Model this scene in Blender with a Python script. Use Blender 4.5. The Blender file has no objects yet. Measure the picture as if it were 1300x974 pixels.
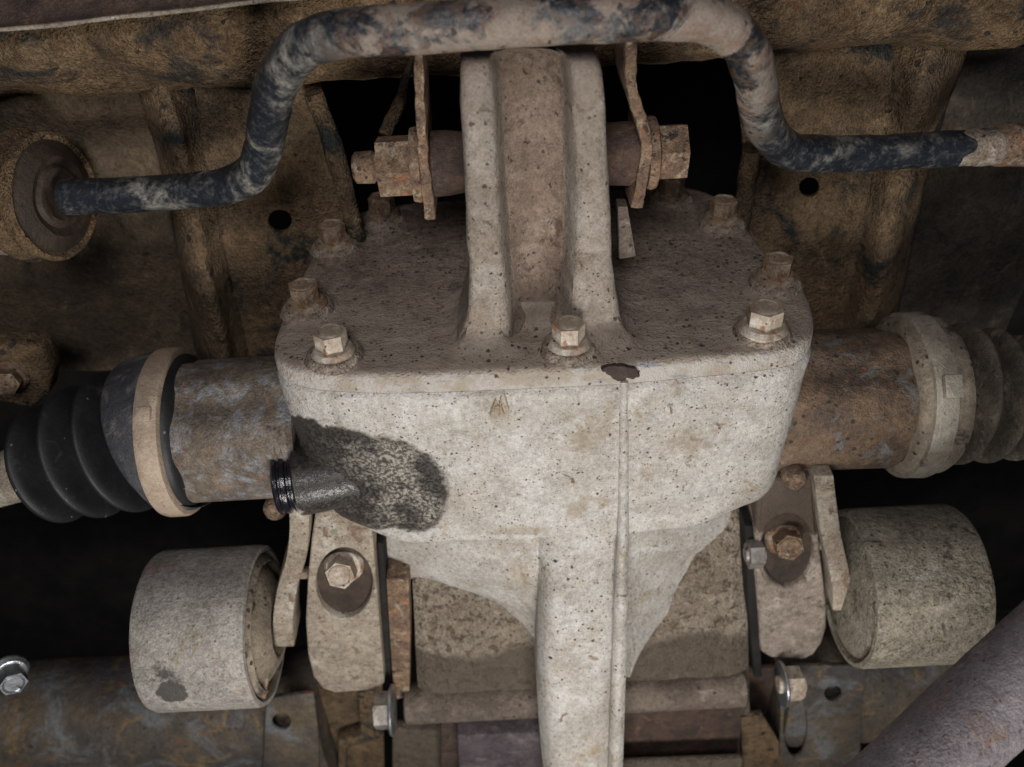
import bpy, bmesh, math, random
from mathutils import Vector as V, Matrix, noise

random.seed(7)
sc = bpy.context.scene
col = sc.collection

# ------------------------------------------------------------------ camera
FPX = 1126.0
PITCH, ROLL, DIST = math.radians(38), math.radians(3.0), 0.485
FW = V((0, math.cos(PITCH), -math.sin(PITCH)))
R0 = V((1, 0, 0)); U0 = V((0, math.sin(PITCH), math.cos(PITCH)))
RT = R0 * math.cos(ROLL) - U0 * math.sin(ROLL)
UP = U0 * math.cos(ROLL) + R0 * math.sin(ROLL)
CAM = -FW * DIST
cd = bpy.data.cameras.new('camera')
co = bpy.data.objects.new('camera', cd); col.objects.link(co)
cd.sensor_width = 36; cd.lens = 36 * FPX / 1300; cd.clip_start = 0.01; cd.clip_end = 50
co.matrix_world = Matrix(((RT.x, UP.x, -FW.x, CAM.x), (RT.y, UP.y, -FW.y, CAM.y), (RT.z, UP.z, -FW.z, CAM.z), (0, 0, 0, 1)))
cd.dof.use_dof = True; cd.dof.focus_distance = 0.50; cd.dof.aperture_fstop = 7.0
sc.camera = co

# ------------------------------------------------------------------ world and lamps
w = bpy.data.worlds.new('World'); sc.world = w; w.use_nodes = True
bg = w.node_tree.nodes['Background']
bg.inputs[0].default_value = (0.75, 0.85, 1.0, 1); bg.inputs[1].default_value = 0.02

def area(name, loc, target, sx, sy, power, color):
    l = bpy.data.lights.new(name, 'AREA'); l.shape = 'RECTANGLE'; l.size = sx; l.size_y = sy
    l.energy = power; l.color = color
    o = bpy.data.objects.new(name, l); col.objects.link(o)
    o.location = loc
    o.rotation_euler = (V(target) - V(loc)).to_track_quat('-Z', 'Y').to_euler()
    return o
area('daylight_from_below', (0.03, -0.56, -0.21), (0.02, 0.0, -0.01), 0.26, 0.20, 4.3, (1.0, 0.96, 0.915))
area('fill_from_above', (-0.08, -0.72, 0.66), (0.02, 0.05, 0.0), 0.36, 0.26, 4.9, (1.0, 0.965, 0.98))  # added fill lamp that brightens the cover and upper faces

sc.view_settings.view_transform = 'Standard'
sc.view_settings.look = 'None'
sc.view_settings.exposure = -0.15
sc.view_settings.gamma = 1.0
sc.render.engine = 'CYCLES'
sc.cycles.use_denoising = True
sc.cycles.max_bounces = 4; sc.cycles.diffuse_bounces = 2; sc.cycles.glossy_bounces = 2
sc.cycles.use_adaptive_sampling = True; sc.cycles.adaptive_threshold = 0.02

# ------------------------------------------------------------------ placing helpers
def ray(px, py):
    return FW + RT * ((px - 650) / FPX) - UP * ((py - 487) / FPX)
def T(px, py, t):            # point at depth t in front of the lens
    return CAM + ray(px, py) * t
def P(px, py, Y):            # point on the upright plane y = Y
    d = ray(px, py); return CAM + d * ((Y - CAM.y) / d.y)
def PZ(px, py, Z):           # point on the level plane z = Z
    d = ray(px, py); return CAM + d * ((Z - CAM.z) / d.z)
def depth(p):
    return (p - CAM).dot(FW)
def size(px, p):             # length of px picture pixels at point p
    return px * depth(p) / FPX

# ------------------------------------------------------------------ object helpers
def thing(name, label, cat, loc=(0, 0, 0), group=None, kind=None):
    o = bpy.data.objects.new(name, None); col.objects.link(o); o.location = loc
    o.empty_display_size = 0.02
    if label: o['label'] = label
    if cat: o['category'] = cat
    if group: o['group'] = group
    if kind: o['kind'] = kind
    return o
def origin_of(parent):
    p = V((0, 0, 0))
    while parent is not None:
        p = p + V(parent.location); parent = parent.parent
    return p
def finish(name, bm, m, parent=None, smooth=35, loc=None):
    """bm holds world coordinates; they are stored relative to the parent (or to loc)"""
    base = origin_of(parent)
    off = V(loc) if loc is not None else base
    bmesh.ops.recalc_face_normals(bm, faces=bm.faces[:])
    me = bpy.data.meshes.new(name)
    for v in bm.verts: v.co = v.co - off
    bm.to_mesh(me); bm.free()
    me.materials.append(m)
    for p in me.polygons: p.use_smooth = True
    me.set_sharp_from_angle(angle=math.radians(smooth))
    o = bpy.data.objects.new(name, me); col.objects.link(o)
    o.parent = parent; o.location = off - base
    return o
def tag(o, label, cat, group=None, kind=None):
    o['label'] = label
    if cat: o['category'] = cat
    if group: o['group'] = group
    if kind: o['kind'] = kind
    return o

# ------------------------------------------------------------------ shape helpers
def spline(pts, n=8, closed=False):
    out = []; m = len(pts); pts = [V(p) for p in pts]
    for i in range(m if closed else m - 1):
        if closed: a, b, c, d = pts[i - 1], pts[i], pts[(i + 1) % m], pts[(i + 2) % m]
        else: a, b, c, d = pts[max(i - 1, 0)], pts[i], pts[i + 1], pts[min(i + 2, m - 1)]
        for k in range(n):
            t = k / n
            out.append(0.5 * ((2 * b) + (c - a) * t + (2 * a - 5 * b + 4 * c - d) * t * t + (3 * b - a - 3 * c + d) * t ** 3))
    if not closed: out.append(pts[-1])
    return out
def grid(bm, rows, wrap=False):
    vr = [[bm.verts.new(p) for p in r] for r in rows]
    for a, b in zip(vr, vr[1:]):
        n = len(a)
        for i in range(n if wrap else n - 1):
            j = (i + 1) % n
            bm.faces.new((a[i], a[j], b[j], b[i]))
    return vr
def cap(bm, ring):
    try: bm.faces.new(ring)
    except ValueError: pass
def frame_of(ax):
    ax = V(ax).normalized()
    h = V((0, 0, 1)) if abs(ax.z) < 0.9 else V((1, 0, 0))
    a = ax.cross(h).normalized(); return ax, a, a.cross(ax).normalized()
def lathe(A, ax, prof, n=48, rf=None, caps=True, wob=0.0):
    """prof: (radius, distance along the axis) from A; rf(theta, radius, d) may reshape the section"""
    bm = bmesh.new(); ax, a, b = frame_of(ax); rows = []
    for r, d in prof:
        row = []
        for k in range(n):
            th = 2 * math.pi * k / n
            rr = rf(th, r, d) if rf else r
            q = V(A) + ax * d + (a * math.cos(th) + b * math.sin(th)) * rr
            if wob: q += (q - V(A) - ax * d).normalized() * wob * noise.noise(q * 60)
            row.append(q)
        rows.append(row)
    vr = grid(bm, rows, True)
    if caps: cap(bm, vr[0]); cap(bm, vr[-1])
    return bm
def tube(pts, rad, n=28, steps=10, wob=0.0, seed=0):
    path = spline(pts, steps); m = len(path)
    rs = [rad] * m if not isinstance(rad, (list, tuple)) else [
        rad[min(int(i / steps), len(rad) - 1)] + (rad[min(int(i / steps) + 1, len(rad) - 1)] - rad[min(int(i / steps), len(rad) - 1)]) * ((i / steps) % 1) for i in range(m)]
    bm = bmesh.new(); rows = []
    tn = (path[1] - path[0]).normalized(); _, a, b = frame_of(tn)
    for i, p in enumerate(path):
        t2 = (path[min(i + 1, m - 1)] - path[max(i - 1, 0)]).normalized()
        q = tn.rotation_difference(t2); a = q @ a; b = q @ b; tn = t2
        row = []
        for k in range(n):
            th = 2 * math.pi * k / n
            d = a * math.cos(th) + b * math.sin(th)
            row.append(p + d * (rs[i] + wob * noise.noise((p + d * rs[i]) * 90 + V((seed, 0, 0)))))
        rows.append(row)
    vr = grid(bm, rows, True); cap(bm, vr[0]); cap(bm, vr[-1])
    return bm
def bevel(bm, off, seg=2, ang=35):
    es = [e for e in bm.edges if len(e.link_faces) == 2 and e.calc_face_angle(0) > math.radians(ang)]
    bmesh.ops.bevel(bm, geom=es, offset=off, segments=seg, profile=0.5, affect='EDGES', clamp_overlap=True)
def slab(pts, vec, bev=0.0015, holes=(), seg=2):
    """flat outline (world points) with holes, given thickness along vec"""
    bm = bmesh.new(); edges = []
    for loop in [pts] + list(holes):
        vs = [bm.verts.new(p) for p in loop]
        edges += [bm.edges.new((vs[i], vs[(i + 1) % len(vs)])) for i in range(len(vs))]
    if holes: bmesh.ops.triangle_fill(bm, edges=edges, use_beauty=True)
    else: bm.faces.new(bm.verts[:])
    fs = bm.faces[:]
    ex = bmesh.ops.extrude_face_region(bm, geom=fs)
    bmesh.ops.translate(bm, verts=[g for g in ex['geom'] if isinstance(g, bmesh.types.BMVert)], vec=vec)
    bmesh.ops.recalc_face_normals(bm, faces=bm.faces[:])
    if bev: bevel(bm, bev, seg)
    return bm
def oval(cx, cy, rx, ry, fn, n=28, rot=0.0):
    out = []
    for k in range(n):
        th = 2 * math.pi * k / n; x, y = rx * math.cos(th), ry * math.sin(th)
        out.append(fn(cx + x * math.cos(rot) - y * math.sin(rot), cy + x * math.sin(rot) + y * math.cos(rot)))
    return out
def prism(A, ax, r, h, sides=6, bev=0.0008, rot=0.0, dome=0.0):
    bm = bmesh.new(); ax, a, b = frame_of(ax)
    lo = []; hi = []
    for k in range(sides):
        th = 2 * math.pi * k / sides + rot
        d = (a * math.cos(th) + b * math.sin(th)) * r
        lo.append(bm.verts.new(V(A) + d)); hi.append(bm.verts.new(V(A) + d + ax * h))
    for i in range(sides):
        j = (i + 1) % sides; bm.faces.new((lo[i], lo[j], hi[j], hi[i]))
    bm.faces.new(lo); bm.faces.new(hi)
    bevel(bm, bev, 2, 20)
    return bm
def lump(bm, amp, sc_, seed=0.0):
    bm.normal_update()
    mv = [(v, v.normal * amp * noise.fractal(v.co * sc_ + V((seed, seed, 0)), 0.9, 2.1, 4)) for v in bm.verts]
    for v, d in mv: v.co += d
def sub(bm, cuts=1):
    bmesh.ops.subdivide_edges(bm, edges=bm.edges[:], cuts=cuts, use_grid_fill=True)

# ------------------------------------------------------------------ materials
class Mat:
    def __init__(s, name):
        s.m = bpy.data.materials.new(name); s.m.use_nodes = True
        s.nt = s.m.node_tree; s.n = s.nt.nodes; s.l = s.nt.links
        s.b = s.n['Principled BSDF']
        s.tc = s.n.new('ShaderNodeTexCoord').outputs['Object']
    def put(s, sock, v):
        if isinstance(v, bpy.types.NodeSocket): s.l.new(v, sock)
        elif isinstance(v, (tuple, list)) and len(v) == 3 and sock.type == 'RGBA': sock.default_value = (*v, 1)
        else: sock.default_value = v
    def shift(s, k):
        nd = s.n.new('ShaderNodeVectorMath'); nd.operation = 'ADD'
        s.l.new(s.tc, nd.inputs[0]); nd.inputs[1].default_value = (k * 1.37, k * 2.11, k * 0.73); return nd.outputs[0]
    def stretch(s, v, x, y, z):
        nd = s.n.new('ShaderNodeVectorMath'); nd.operation = 'MULTIPLY'
        s.l.new(v, nd.inputs[0]); nd.inputs[1].default_value = (x, y, z); return nd.outputs[0]
    def noise(s, scale, detail=5, rough=0.6, seed=0, vec=None, dist=0.0):
        nd = s.n.new('ShaderNodeTexNoise'); s.l.new(vec or s.shift(seed), nd.inputs['Vector'])
        nd.inputs['Scale'].default_value = scale; nd.inputs['Detail'].default_value = detail
        nd.inputs['Roughness'].default_value = rough; nd.inputs['Distortion'].default_value = dist
        return nd.outputs['Fac']
    def step(s, v, lo, hi):
        nd = s.n.new('ShaderNodeMapRange'); nd.interpolation_type = 'SMOOTHSTEP'
        s.put(nd.inputs['Value'], v); nd.inputs['From Min'].default_value = lo; nd.inputs['From Max'].default_value = hi
        return nd.outputs['Result']
    def math(s, op, a, b=0.0):
        nd = s.n.new('ShaderNodeMath'); nd.operation = op
        s.put(nd.inputs[0], a); s.put(nd.inputs[1], b); return nd.outputs[0]
    def mix(s, f, a, b):
        nd = s.n.new('ShaderNodeMix'); nd.data_type = 'RGBA'
        s.put(nd.inputs['Factor'], f); s.put(nd.inputs[6], a); s.put(nd.inputs[7], b); return nd.outputs[2]
    def fmix(s, f, a, b):
        nd = s.n.new('ShaderNodeMix'); nd.data_type = 'FLOAT'
        s.put(nd.inputs['Factor'], f); s.put(nd.inputs[2], a); s.put(nd.inputs[3], b); return nd.outputs[0]
    def specks(s, scale, keep, rad, seed=0):
        """irregular spots: one in a share of the cells of a voronoi pattern"""
        wv = s.n.new('ShaderNodeTexNoise'); s.l.new(s.shift(seed + 3), wv.inputs['Vector']); wv.inputs['Scale'].default_value = scale * 1.6
        sb = s.n.new('ShaderNodeVectorMath'); sb.operation = 'MULTIPLY_ADD'
        s.l.new(wv.outputs['Color'], sb.inputs[0]); sb.inputs[1].default_value = (0.7 / scale,) * 3; s.l.new(s.shift(seed), sb.inputs[2])
        vo = s.n.new('ShaderNodeTexVoronoi'); s.l.new(sb.outputs[0], vo.inputs['Vector']); vo.inputs['Scale'].default_value = scale
        sp = s.n.new('ShaderNodeSeparateColor'); s.l.new(vo.outputs['Color'], sp.inputs[0])
        gate = s.math('GREATER_THAN', sp.outputs[0], 1 - keep)
        rr = s.math('MULTIPLY', sp.outputs[1], rad)
        d = s.math('SUBTRACT', rr, vo.outputs['Distance'])
        return s.math('MULTIPLY', gate, s.step(d, -0.02, 0.09))
    def out(s, color, rough=0.85, metal=0.0, height=None, dist=0.001, strength=0.6, spec=0.3):
        s.put(s.b.inputs['Base Color'], color); s.put(s.b.inputs['Roughness'], rough); s.put(s.b.inputs['Metallic'], metal)
        s.put(s.b.inputs['Specular IOR Level'], spec)
        if height is not None:
            bp = s.n.new('ShaderNodeBump'); bp.inputs['Distance'].default_value = dist; bp.inputs['Strength'].default_value = strength
            s.l.new(height, bp.inputs['Height']); s.l.new(bp.outputs[0], s.b.inputs['Normal'])
        return s.m

def grime(name, c1, c2, sc1=30, patches=(), spk=(), grain=0.25, gs=900, rough=0.85, metal=0.0, bump=0.5, bs=120, bd=0.0015, spec=0.25, seed=0, streak=None):
    """c1/c2 mottled; patches (colour, scale, lo, hi); spk (colour, cells per metre, share, radius)"""
    s = Mat(name)
    vec = None
    c = s.mix(s.step(s.noise(sc1, 6, 0.65, seed), 0.35, 0.65), c1, c2)
    h = s.math('MULTIPLY', s.noise(bs, 6, 0.65, seed + 9), 1.0)
    rg = rough
    for i, (pc, ps, lo, hi) in enumerate(patches):
        f = s.step(s.noise(ps, 6, 0.68, seed + 11 + i * 5, dist=0.6), lo - 0.05, hi - 0.06)
        c = s.mix(f, c, pc); h = s.math('ADD', h, s.math('MULTIPLY', f, 0.12))
    if streak:
        f = s.step(s.noise(streak[1], 6, 0.6, seed + 31, vec=s.stretch(s.shift(seed + 31), 1, 1, 0.12)), streak[2], streak[3])
        c = s.mix(f, c, streak[0])
    g = s.step(s.noise(gs, 2, 0.6, seed + 5), 0.25, 0.75)
    g2 = s.step(s.noise(gs * 0.3, 3, 0.7, seed + 6), 0.25, 0.75)
    g3 = s.step(s.noise(gs * 0.045, 4, 0.65, seed + 8), 0.25, 0.75)
    gg = s.math('ADD', s.math('MULTIPLY', g, 0.5), s.math('MULTIPLY', g2, 0.5))
    v = s.math('ADD', s.math('MULTIPLY', s.math('SUBTRACT', gg, 0.5), grain * 2.6), s.math('ADD', s.math('MULTIPLY', s.math('SUBTRACT', g3, 0.5), grain * 0.8), 1.0))
    hs = s.n.new('ShaderNodeHueSaturation'); s.put(hs.inputs['Value'], v); s.put(hs.inputs['Color'], c); c = hs.outputs[0]
    h = s.math('ADD', h, s.math('MULTIPLY', gg, 0.5))
    for i, (sc_, cell, share, rad) in enumerate(spk):
        f = s.specks(cell, share, rad, seed + 40 + i * 7)
        c = s.mix(f, c, sc_); h = s.math('SUBTRACT', h, s.math('MULTIPLY', f, 0.25))
    return s, c, h, dict(rough=rough, metal=metal, dist=bd, strength=bump, spec=spec)
def G(*a, **k):
    s, c, h, kw = grime(*a, **k); return s.out(c, height=h, **kw)

DARK = (0.05, 0.038, 0.03)
SPK = [((0.075, 0.058, 0.046), 330, 0.19, 0.36), ((0.05, 0.038, 0.03), 190, 0.10, 0.28), ((0.17, 0.13, 0.09), 560, 0.26, 0.42)]
cast_kw = dict(sc1=24, patches=[((0.465, 0.452, 0.43), 42, 0.50, 0.74), ((0.29, 0.235, 0.165), 34, 0.60, 0.78), ((0.17, 0.12, 0.075), 95, 0.66, 0.76)], grain=0.30, gs=1000, bump=0.8, bs=320, bd=0.0012, streak=((0.24, 0.185, 0.12), 75, 0.60, 0.76))
M = {}
def arm_material():
    s, c, h, kw = grime('dusty_cast_arm', (0.285, 0.248, 0.208), (0.225, 0.188, 0.152), spk=SPK + [((0.07, 0.05, 0.04), 240, 0.12, 0.34)], seed=2, **dict(cast_kw, patches=[((0.335, 0.302, 0.262), 42, 0.50, 0.74), ((0.20, 0.155, 0.115), 34, 0.58, 0.78), ((0.13, 0.092, 0.065), 95, 0.66, 0.76)], streak=((0.18, 0.138, 0.10), 75, 0.60, 0.76)))
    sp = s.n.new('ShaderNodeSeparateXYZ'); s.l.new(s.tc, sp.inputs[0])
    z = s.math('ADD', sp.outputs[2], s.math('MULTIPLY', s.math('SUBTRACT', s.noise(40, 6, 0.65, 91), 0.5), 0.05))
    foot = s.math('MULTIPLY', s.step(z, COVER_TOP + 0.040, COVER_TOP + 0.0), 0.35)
    top = s.step(z, COVER_TOP + 0.115, COVER_TOP + 0.160)  # bar's shadow painted as browner colour towards the arm's top
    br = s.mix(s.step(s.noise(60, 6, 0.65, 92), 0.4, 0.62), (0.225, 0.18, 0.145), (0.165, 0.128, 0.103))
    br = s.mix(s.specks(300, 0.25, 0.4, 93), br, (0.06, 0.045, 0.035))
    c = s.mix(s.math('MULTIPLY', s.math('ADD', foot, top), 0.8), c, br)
    return s.out(c, height=h, **kw)
M['nose'] = G('dusty_cast_nose', (0.41, 0.39, 0.355), (0.345, 0.315, 0.275), spk=SPK, seed=4, **cast_kw)
# the cover's own material is made with the cover below
def cover_material():
    s, c, h, kw = grime('brown_dirt_on_cover', (0.275, 0.218, 0.172), (0.20, 0.152, 0.120), 18, patches=[((0.10, 0.070, 0.06), 40, 0.58, 0.76), ((0.28, 0.235, 0.185), 60, 0.60, 0.78)], spk=[((0.05, 0.038, 0.03), 330, 0.40, 0.46), ((0.055, 0.04, 0.03), 170, 0.14, 0.30), ((0.30, 0.26, 0.21), 480, 0.16, 0.36)], grain=0.5, gs=800, bump=1.0, bs=330, bd=0.0014, seed=6)
    sp = s.n.new('ShaderNodeSeparateXYZ'); s.l.new(s.tc, sp.inputs[0])
    wob = s.math('MULTIPLY', s.math('SUBTRACT', s.noise(45, 6, 0.65, 81), 0.5), 0.07)
    near = s.step(s.math('ADD', sp.outputs[1], wob), 0.072, -0.040)
    lite = s.mix(s.step(s.noise(60, 6, 0.65, 82), 0.4, 0.65), (0.39, 0.33, 0.268), (0.29, 0.235, 0.188))
    lite = s.mix(s.specks(300, 0.34, 0.44, 83), lite, (0.06, 0.045, 0.036))
    lite = s.mix(s.specks(520, 0.30, 0.44, 79), lite, (0.13, 0.098, 0.076))
    c = s.mix(s.math('MULTIPLY', near, 0.9), c, lite)
    rise = s.step(s.math('ADD', sp.outputs[2], s.math('MULTIPLY', s.math('SUBTRACT', s.noise(90, 5, 0.6, 88), 0.5), 0.006)), COVER_TOP + 0.0022, COVER_TOP + 0.008)
    fil = s.mix(s.step(s.noise(60, 6, 0.65, 89), 0.4, 0.62), (0.29, 0.245, 0.20), (0.225, 0.182, 0.146))
    fil = s.mix(s.specks(300, 0.22, 0.38, 90), fil, (0.075, 0.058, 0.045))
    c = s.mix(s.math('MULTIPLY', rise, 0.85), c, fil)
    # rubbed, chalky rim and clean side of the plate
    z = s.math('ADD', sp.outputs[2], s.math('MULTIPLY', s.math('SUBTRACT', s.noise(120, 5, 0.65, 84), 0.5), 0.006))
    side = s.step(z, COVER_TOP - 0.0006, COVER_TOP - 0.0030)
    sc_ = s.mix(s.step(s.noise(60, 6, 0.65, 85), 0.42, 0.6), (0.45, 0.42, 0.385), (0.36, 0.31, 0.25))
    sc_ = s.mix(s.step(s.noise(45, 6, 0.7, 87, vec=s.stretch(s.shift(87), 1, 1, 6)), 0.58, 0.68), sc_, (0.23, 0.245, 0.285))
    sc_ = s.mix(s.specks(300, 0.22, 0.38, 86), sc_, (0.08, 0.06, 0.045))
    c = s.mix(side, c, sc_)
    return s.out(c, height=h, **kw)
M['channel'] = G('pinkish_dirt_in_channel', (0.20, 0.150, 0.115), (0.135, 0.098, 0.074), 26, patches=[((0.26, 0.21, 0.165), 50, 0.55, 0.8), ((0.09, 0.06, 0.045), 60, 0.60, 0.74), ((0.05, 0.034, 0.028), 170, 0.64, 0.72)], spk=SPK, grain=0.35, seed=8)
M['mud'] = G('dried_brown_mud', (0.20, 0.130, 0.070), (0.115, 0.077, 0.045), 24, patches=[((0.045, 0.04, 0.034), 22, 0.61, 0.74), ((0.24, 0.175, 0.10), 40, 0.58, 0.78), ((0.20, 0.085, 0.035), 70, 0.66, 0.76)], spk=[(DARK, 140, 0.3, 0.4)], grain=0.5, gs=600, bump=1.0, bs=90, bd=0.006, seed=10)
M['mud_plate'] = G('muddy_subframe_steel', (0.165, 0.110, 0.062), (0.09, 0.065, 0.042), 20, patches=[((0.026, 0.03, 0.028), 18, 0.58, 0.70), ((0.21, 0.15, 0.085), 45, 0.60, 0.78)], spk=[(DARK, 120, 0.25, 0.4)], grain=0.5, gs=600, bump=1.0, bs=100, bd=0.005, seed=12)
M['floor'] = G('grimy_floor_pan', (0.10, 0.072, 0.045), (0.055, 0.042, 0.03), 18, patches=[((0.14, 0.102, 0.064), 34, 0.58, 0.76), ((0.025, 0.022, 0.018), 26, 0.62, 0.76)], grain=0.35, gs=500, bump=0.8, bs=80, bd=0.003, seed=14)
M['floor_dark'] = G('dark_floor_pan', (0.05, 0.04, 0.03), (0.03, 0.026, 0.021), 18, patches=[((0.08, 0.062, 0.043), 34, 0.60, 0.78), ((0.016, 0.015, 0.013), 26, 0.60, 0.76)], grain=0.4, gs=500, bump=0.8, bs=80, bd=0.003, seed=13)  # darker brown for the right floor panel
M['black'] = G('black_opening_shade', (0.022, 0.020, 0.018), (0.010, 0.010, 0.009), 20, grain=0.3, seed=15)
M['rust'] = G('rusty_steel', (0.22, 0.145, 0.092), (0.125, 0.082, 0.058), 90, patches=[((0.30, 0.24, 0.17), 110, 0.54, 0.72), ((0.045, 0.035, 0.032), 120, 0.60, 0.72), ((0.25, 0.105, 0.045), 150, 0.62, 0.74)], spk=[(DARK, 300, 0.3, 0.4)], grain=0.45, gs=1100, bump=0.8, bs=300, bd=0.0012, seed=16)
M['dark_rust'] = G('dark_rusty_steel', (0.085, 0.055, 0.04), (0.045, 0.032, 0.028), 60, patches=[((0.16, 0.10, 0.06), 110, 0.6, 0.78)], grain=0.35, gs=1000, bump=0.8, bs=250, bd=0.0012, seed=18)
M['bolt'] = G('dusty_bolt_steel', (0.36, 0.30, 0.23), (0.25, 0.19, 0.14), 90, patches=[((0.46, 0.42, 0.36), 120, 0.52, 0.72), ((0.24, 0.125, 0.07), 130, 0.60, 0.72)], spk=[(DARK, 300, 0.2, 0.4)], grain=0.25, rough=0.6, spec=0.4, bump=0.5, bs=400, bd=0.0006, seed=20)
M['bolt_rusty'] = G('rusty_dusty_bolt_steel', (0.29, 0.22, 0.15), (0.19, 0.13, 0.085), 90, patches=[((0.37, 0.32, 0.25), 120, 0.56, 0.74), ((0.20, 0.10, 0.05), 130, 0.56, 0.70)], spk=[(DARK, 300, 0.25, 0.4)], grain=0.36, rough=0.65, spec=0.4, bump=0.7, bs=350, bd=0.001, seed=21)
M['joint'] = G('mottled_joint_steel', (0.17, 0.135, 0.10), (0.10, 0.08, 0.065), 45, patches=[((0.20, 0.205, 0.215), 60, 0.52, 0.70), ((0.20, 0.135, 0.085), 75, 0.60, 0.74), ((0.05, 0.04, 0.045), 50, 0.64, 0.74)], spk=[((0.15, 0.085, 0.05), 300, 0.25, 0.36)], grain=0.42, gs=900, rough=0.7, spec=0.4, bump=0.7, bs=250, bd=0.0012, seed=22)
M['joint_rust'] = G('rusty_joint_steel', (0.165, 0.112, 0.074), (0.085, 0.062, 0.048), 38, patches=[((0.22, 0.145, 0.085), 60, 0.58, 0.76), ((0.16, 0.148, 0.138), 55, 0.58, 0.72)], spk=[((0.2, 0.09, 0.04), 230, 0.35, 0.42), (DARK, 200, 0.3, 0.4)], grain=0.38, gs=900, rough=0.75, bump=0.8, bs=230, bd=0.0014, seed=24)
M['rubber'] = G('black_rubber', (0.008, 0.0082, 0.0095), (0.015, 0.015, 0.017), 30, patches=[((0.045, 0.045, 0.046), 55, 0.64, 0.82)], spk=[((0.15, 0.14, 0.13), 300, 0.10, 0.25)], grain=0.2, rough=0.55, spec=0.5, bump=0.3, bs=300, bd=0.0006, seed=26)
M['rubber_band'] = G('greyed_rubber', (0.075, 0.076, 0.082), (0.038, 0.038, 0.043), 30, patches=[((0.16, 0.152, 0.14), 50, 0.56, 0.74)], spk=[((0.03, 0.03, 0.03), 260, 0.25, 0.35)], grain=0.25, rough=0.6, spec=0.45, bump=0.4, seed=28)
M['rubber_dusty'] = G('dusty_rubber', (0.28, 0.235, 0.175), (0.17, 0.14, 0.105), 30, patches=[((0.06, 0.052, 0.045), 50, 0.58, 0.72)], spk=[(DARK, 220, 0.3, 0.4)], grain=0.32, rough=0.8, bump=0.5, seed=30)
M['rubber_brown'] = G('brown_dusted_rubber', (0.115, 0.096, 0.072), (0.055, 0.047, 0.037), 30, patches=[((0.19, 0.16, 0.12), 50, 0.58, 0.74)], spk=[(DARK, 260, 0.3, 0.4)], grain=0.35, rough=0.7, bump=0.5, seed=31)
M['clamp_tan'] = G('tan_dusty_clamp', (0.40, 0.32, 0.24), (0.30, 0.225, 0.165), 50, patches=[((0.20, 0.13, 0.10), 60, 0.62, 0.76)], grain=0.2, rough=0.6, spec=0.4, bump=0.4, seed=32)
M['clamp_grey'] = G('grey_clamp_band', (0.40, 0.365, 0.30), (0.29, 0.255, 0.20), 50, patches=[((0.13, 0.115, 0.095), 70, 0.6, 0.74)], grain=0.22, rough=0.5, metal=0.3, spec=0.4, bump=0.4, seed=34)
M['zinc'] = G('bright_zinc', (0.50, 0.53, 0.56), (0.36, 0.38, 0.41), 80, patches=[((0.16, 0.12, 0.09), 90, 0.62, 0.74)], grain=0.15, rough=0.32, metal=0.85, spec=0.5, bump=0.3, bs=300, bd=0.0006, seed=36)
M['worn_zinc'] = G('worn_zinc', (0.30, 0.29, 0.27), (0.20, 0.18, 0.16), 90, patches=[((0.12, 0.08, 0.055), 120, 0.56, 0.68)], grain=0.25, rough=0.5, metal=0.4, spec=0.5, bump=0.4, bs=300, bd=0.0006, seed=37)
M['sleeve_dirty'] = G('dirty_alloy_sleeve', (0.24, 0.215, 0.165), (0.165, 0.145, 0.112), 22, patches=[((0.30, 0.28, 0.235), 40, 0.58, 0.76), ((0.07, 0.06, 0.048), 60, 0.62, 0.72)], spk=[((0.085, 0.07, 0.055), 360, 0.36, 0.42)], grain=0.5, gs=700, bump=0.8, bs=230, seed=40)
M['bracket'] = G('dusty_beige_bracket', (0.31, 0.265, 0.208), (0.235, 0.192, 0.148), 30, patches=[((0.42, 0.39, 0.33), 34, 0.56, 0.78), ((0.17, 0.115, 0.08), 75, 0.62, 0.74)], spk=[((0.15, 0.11, 0.08), 380, 0.30, 0.42)], grain=0.42, gs=900, bump=0.6, bs=260, seed=42)
M['shade_and_dirt'] = G('recess_shade_and_dirt', (0.062, 0.045, 0.033), (0.036, 0.027, 0.021), 50, grain=0.3, rough=0.6, bump=0.5, seed=44)  # shade of the bolt recesses as colour; also the dirt-brown bushing face
def casing_material():
    s, c, h, kw = grime('pebbled_dirt_casing', (0.34, 0.285, 0.22), (0.27, 0.22, 0.163), 30, patches=[((0.385, 0.335, 0.27), 60, 0.56, 0.76), ((0.15, 0.11, 0.08), 140, 0.58, 0.70)], spk=[((0.13, 0.095, 0.07), 330, 0.30, 0.42)], grain=0.40, gs=700, bump=1.0, bs=150, bd=0.006, seed=46)
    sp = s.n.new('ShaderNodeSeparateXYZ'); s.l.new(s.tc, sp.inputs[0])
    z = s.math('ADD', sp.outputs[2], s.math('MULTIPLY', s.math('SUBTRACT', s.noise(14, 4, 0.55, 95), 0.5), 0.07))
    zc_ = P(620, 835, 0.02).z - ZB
    shade_band = s.step(z, zc_ + 0.006, zc_ - 0.006)  # shadow band above the tube painted into the casing's lower part
    c = s.mix(s.math('MULTIPLY', shade_band, 0.8), c, s.mix(s.noise(60, 5, 0.6, 96), (0.145, 0.115, 0.085), (0.095, 0.076, 0.058)))
    return s.out(c, height=h, **kw)
M['tube_dirt'] = G('dark_dirt_tube', (0.145, 0.115, 0.092), (0.095, 0.075, 0.062), 30, patches=[((0.20, 0.165, 0.132), 50, 0.58, 0.78)], spk=[(DARK, 230, 0.3, 0.4)], grain=0.36, gs=800, bump=0.7, bs=260, seed=48)  # even dark brown, close to the casing's lower band
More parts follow.
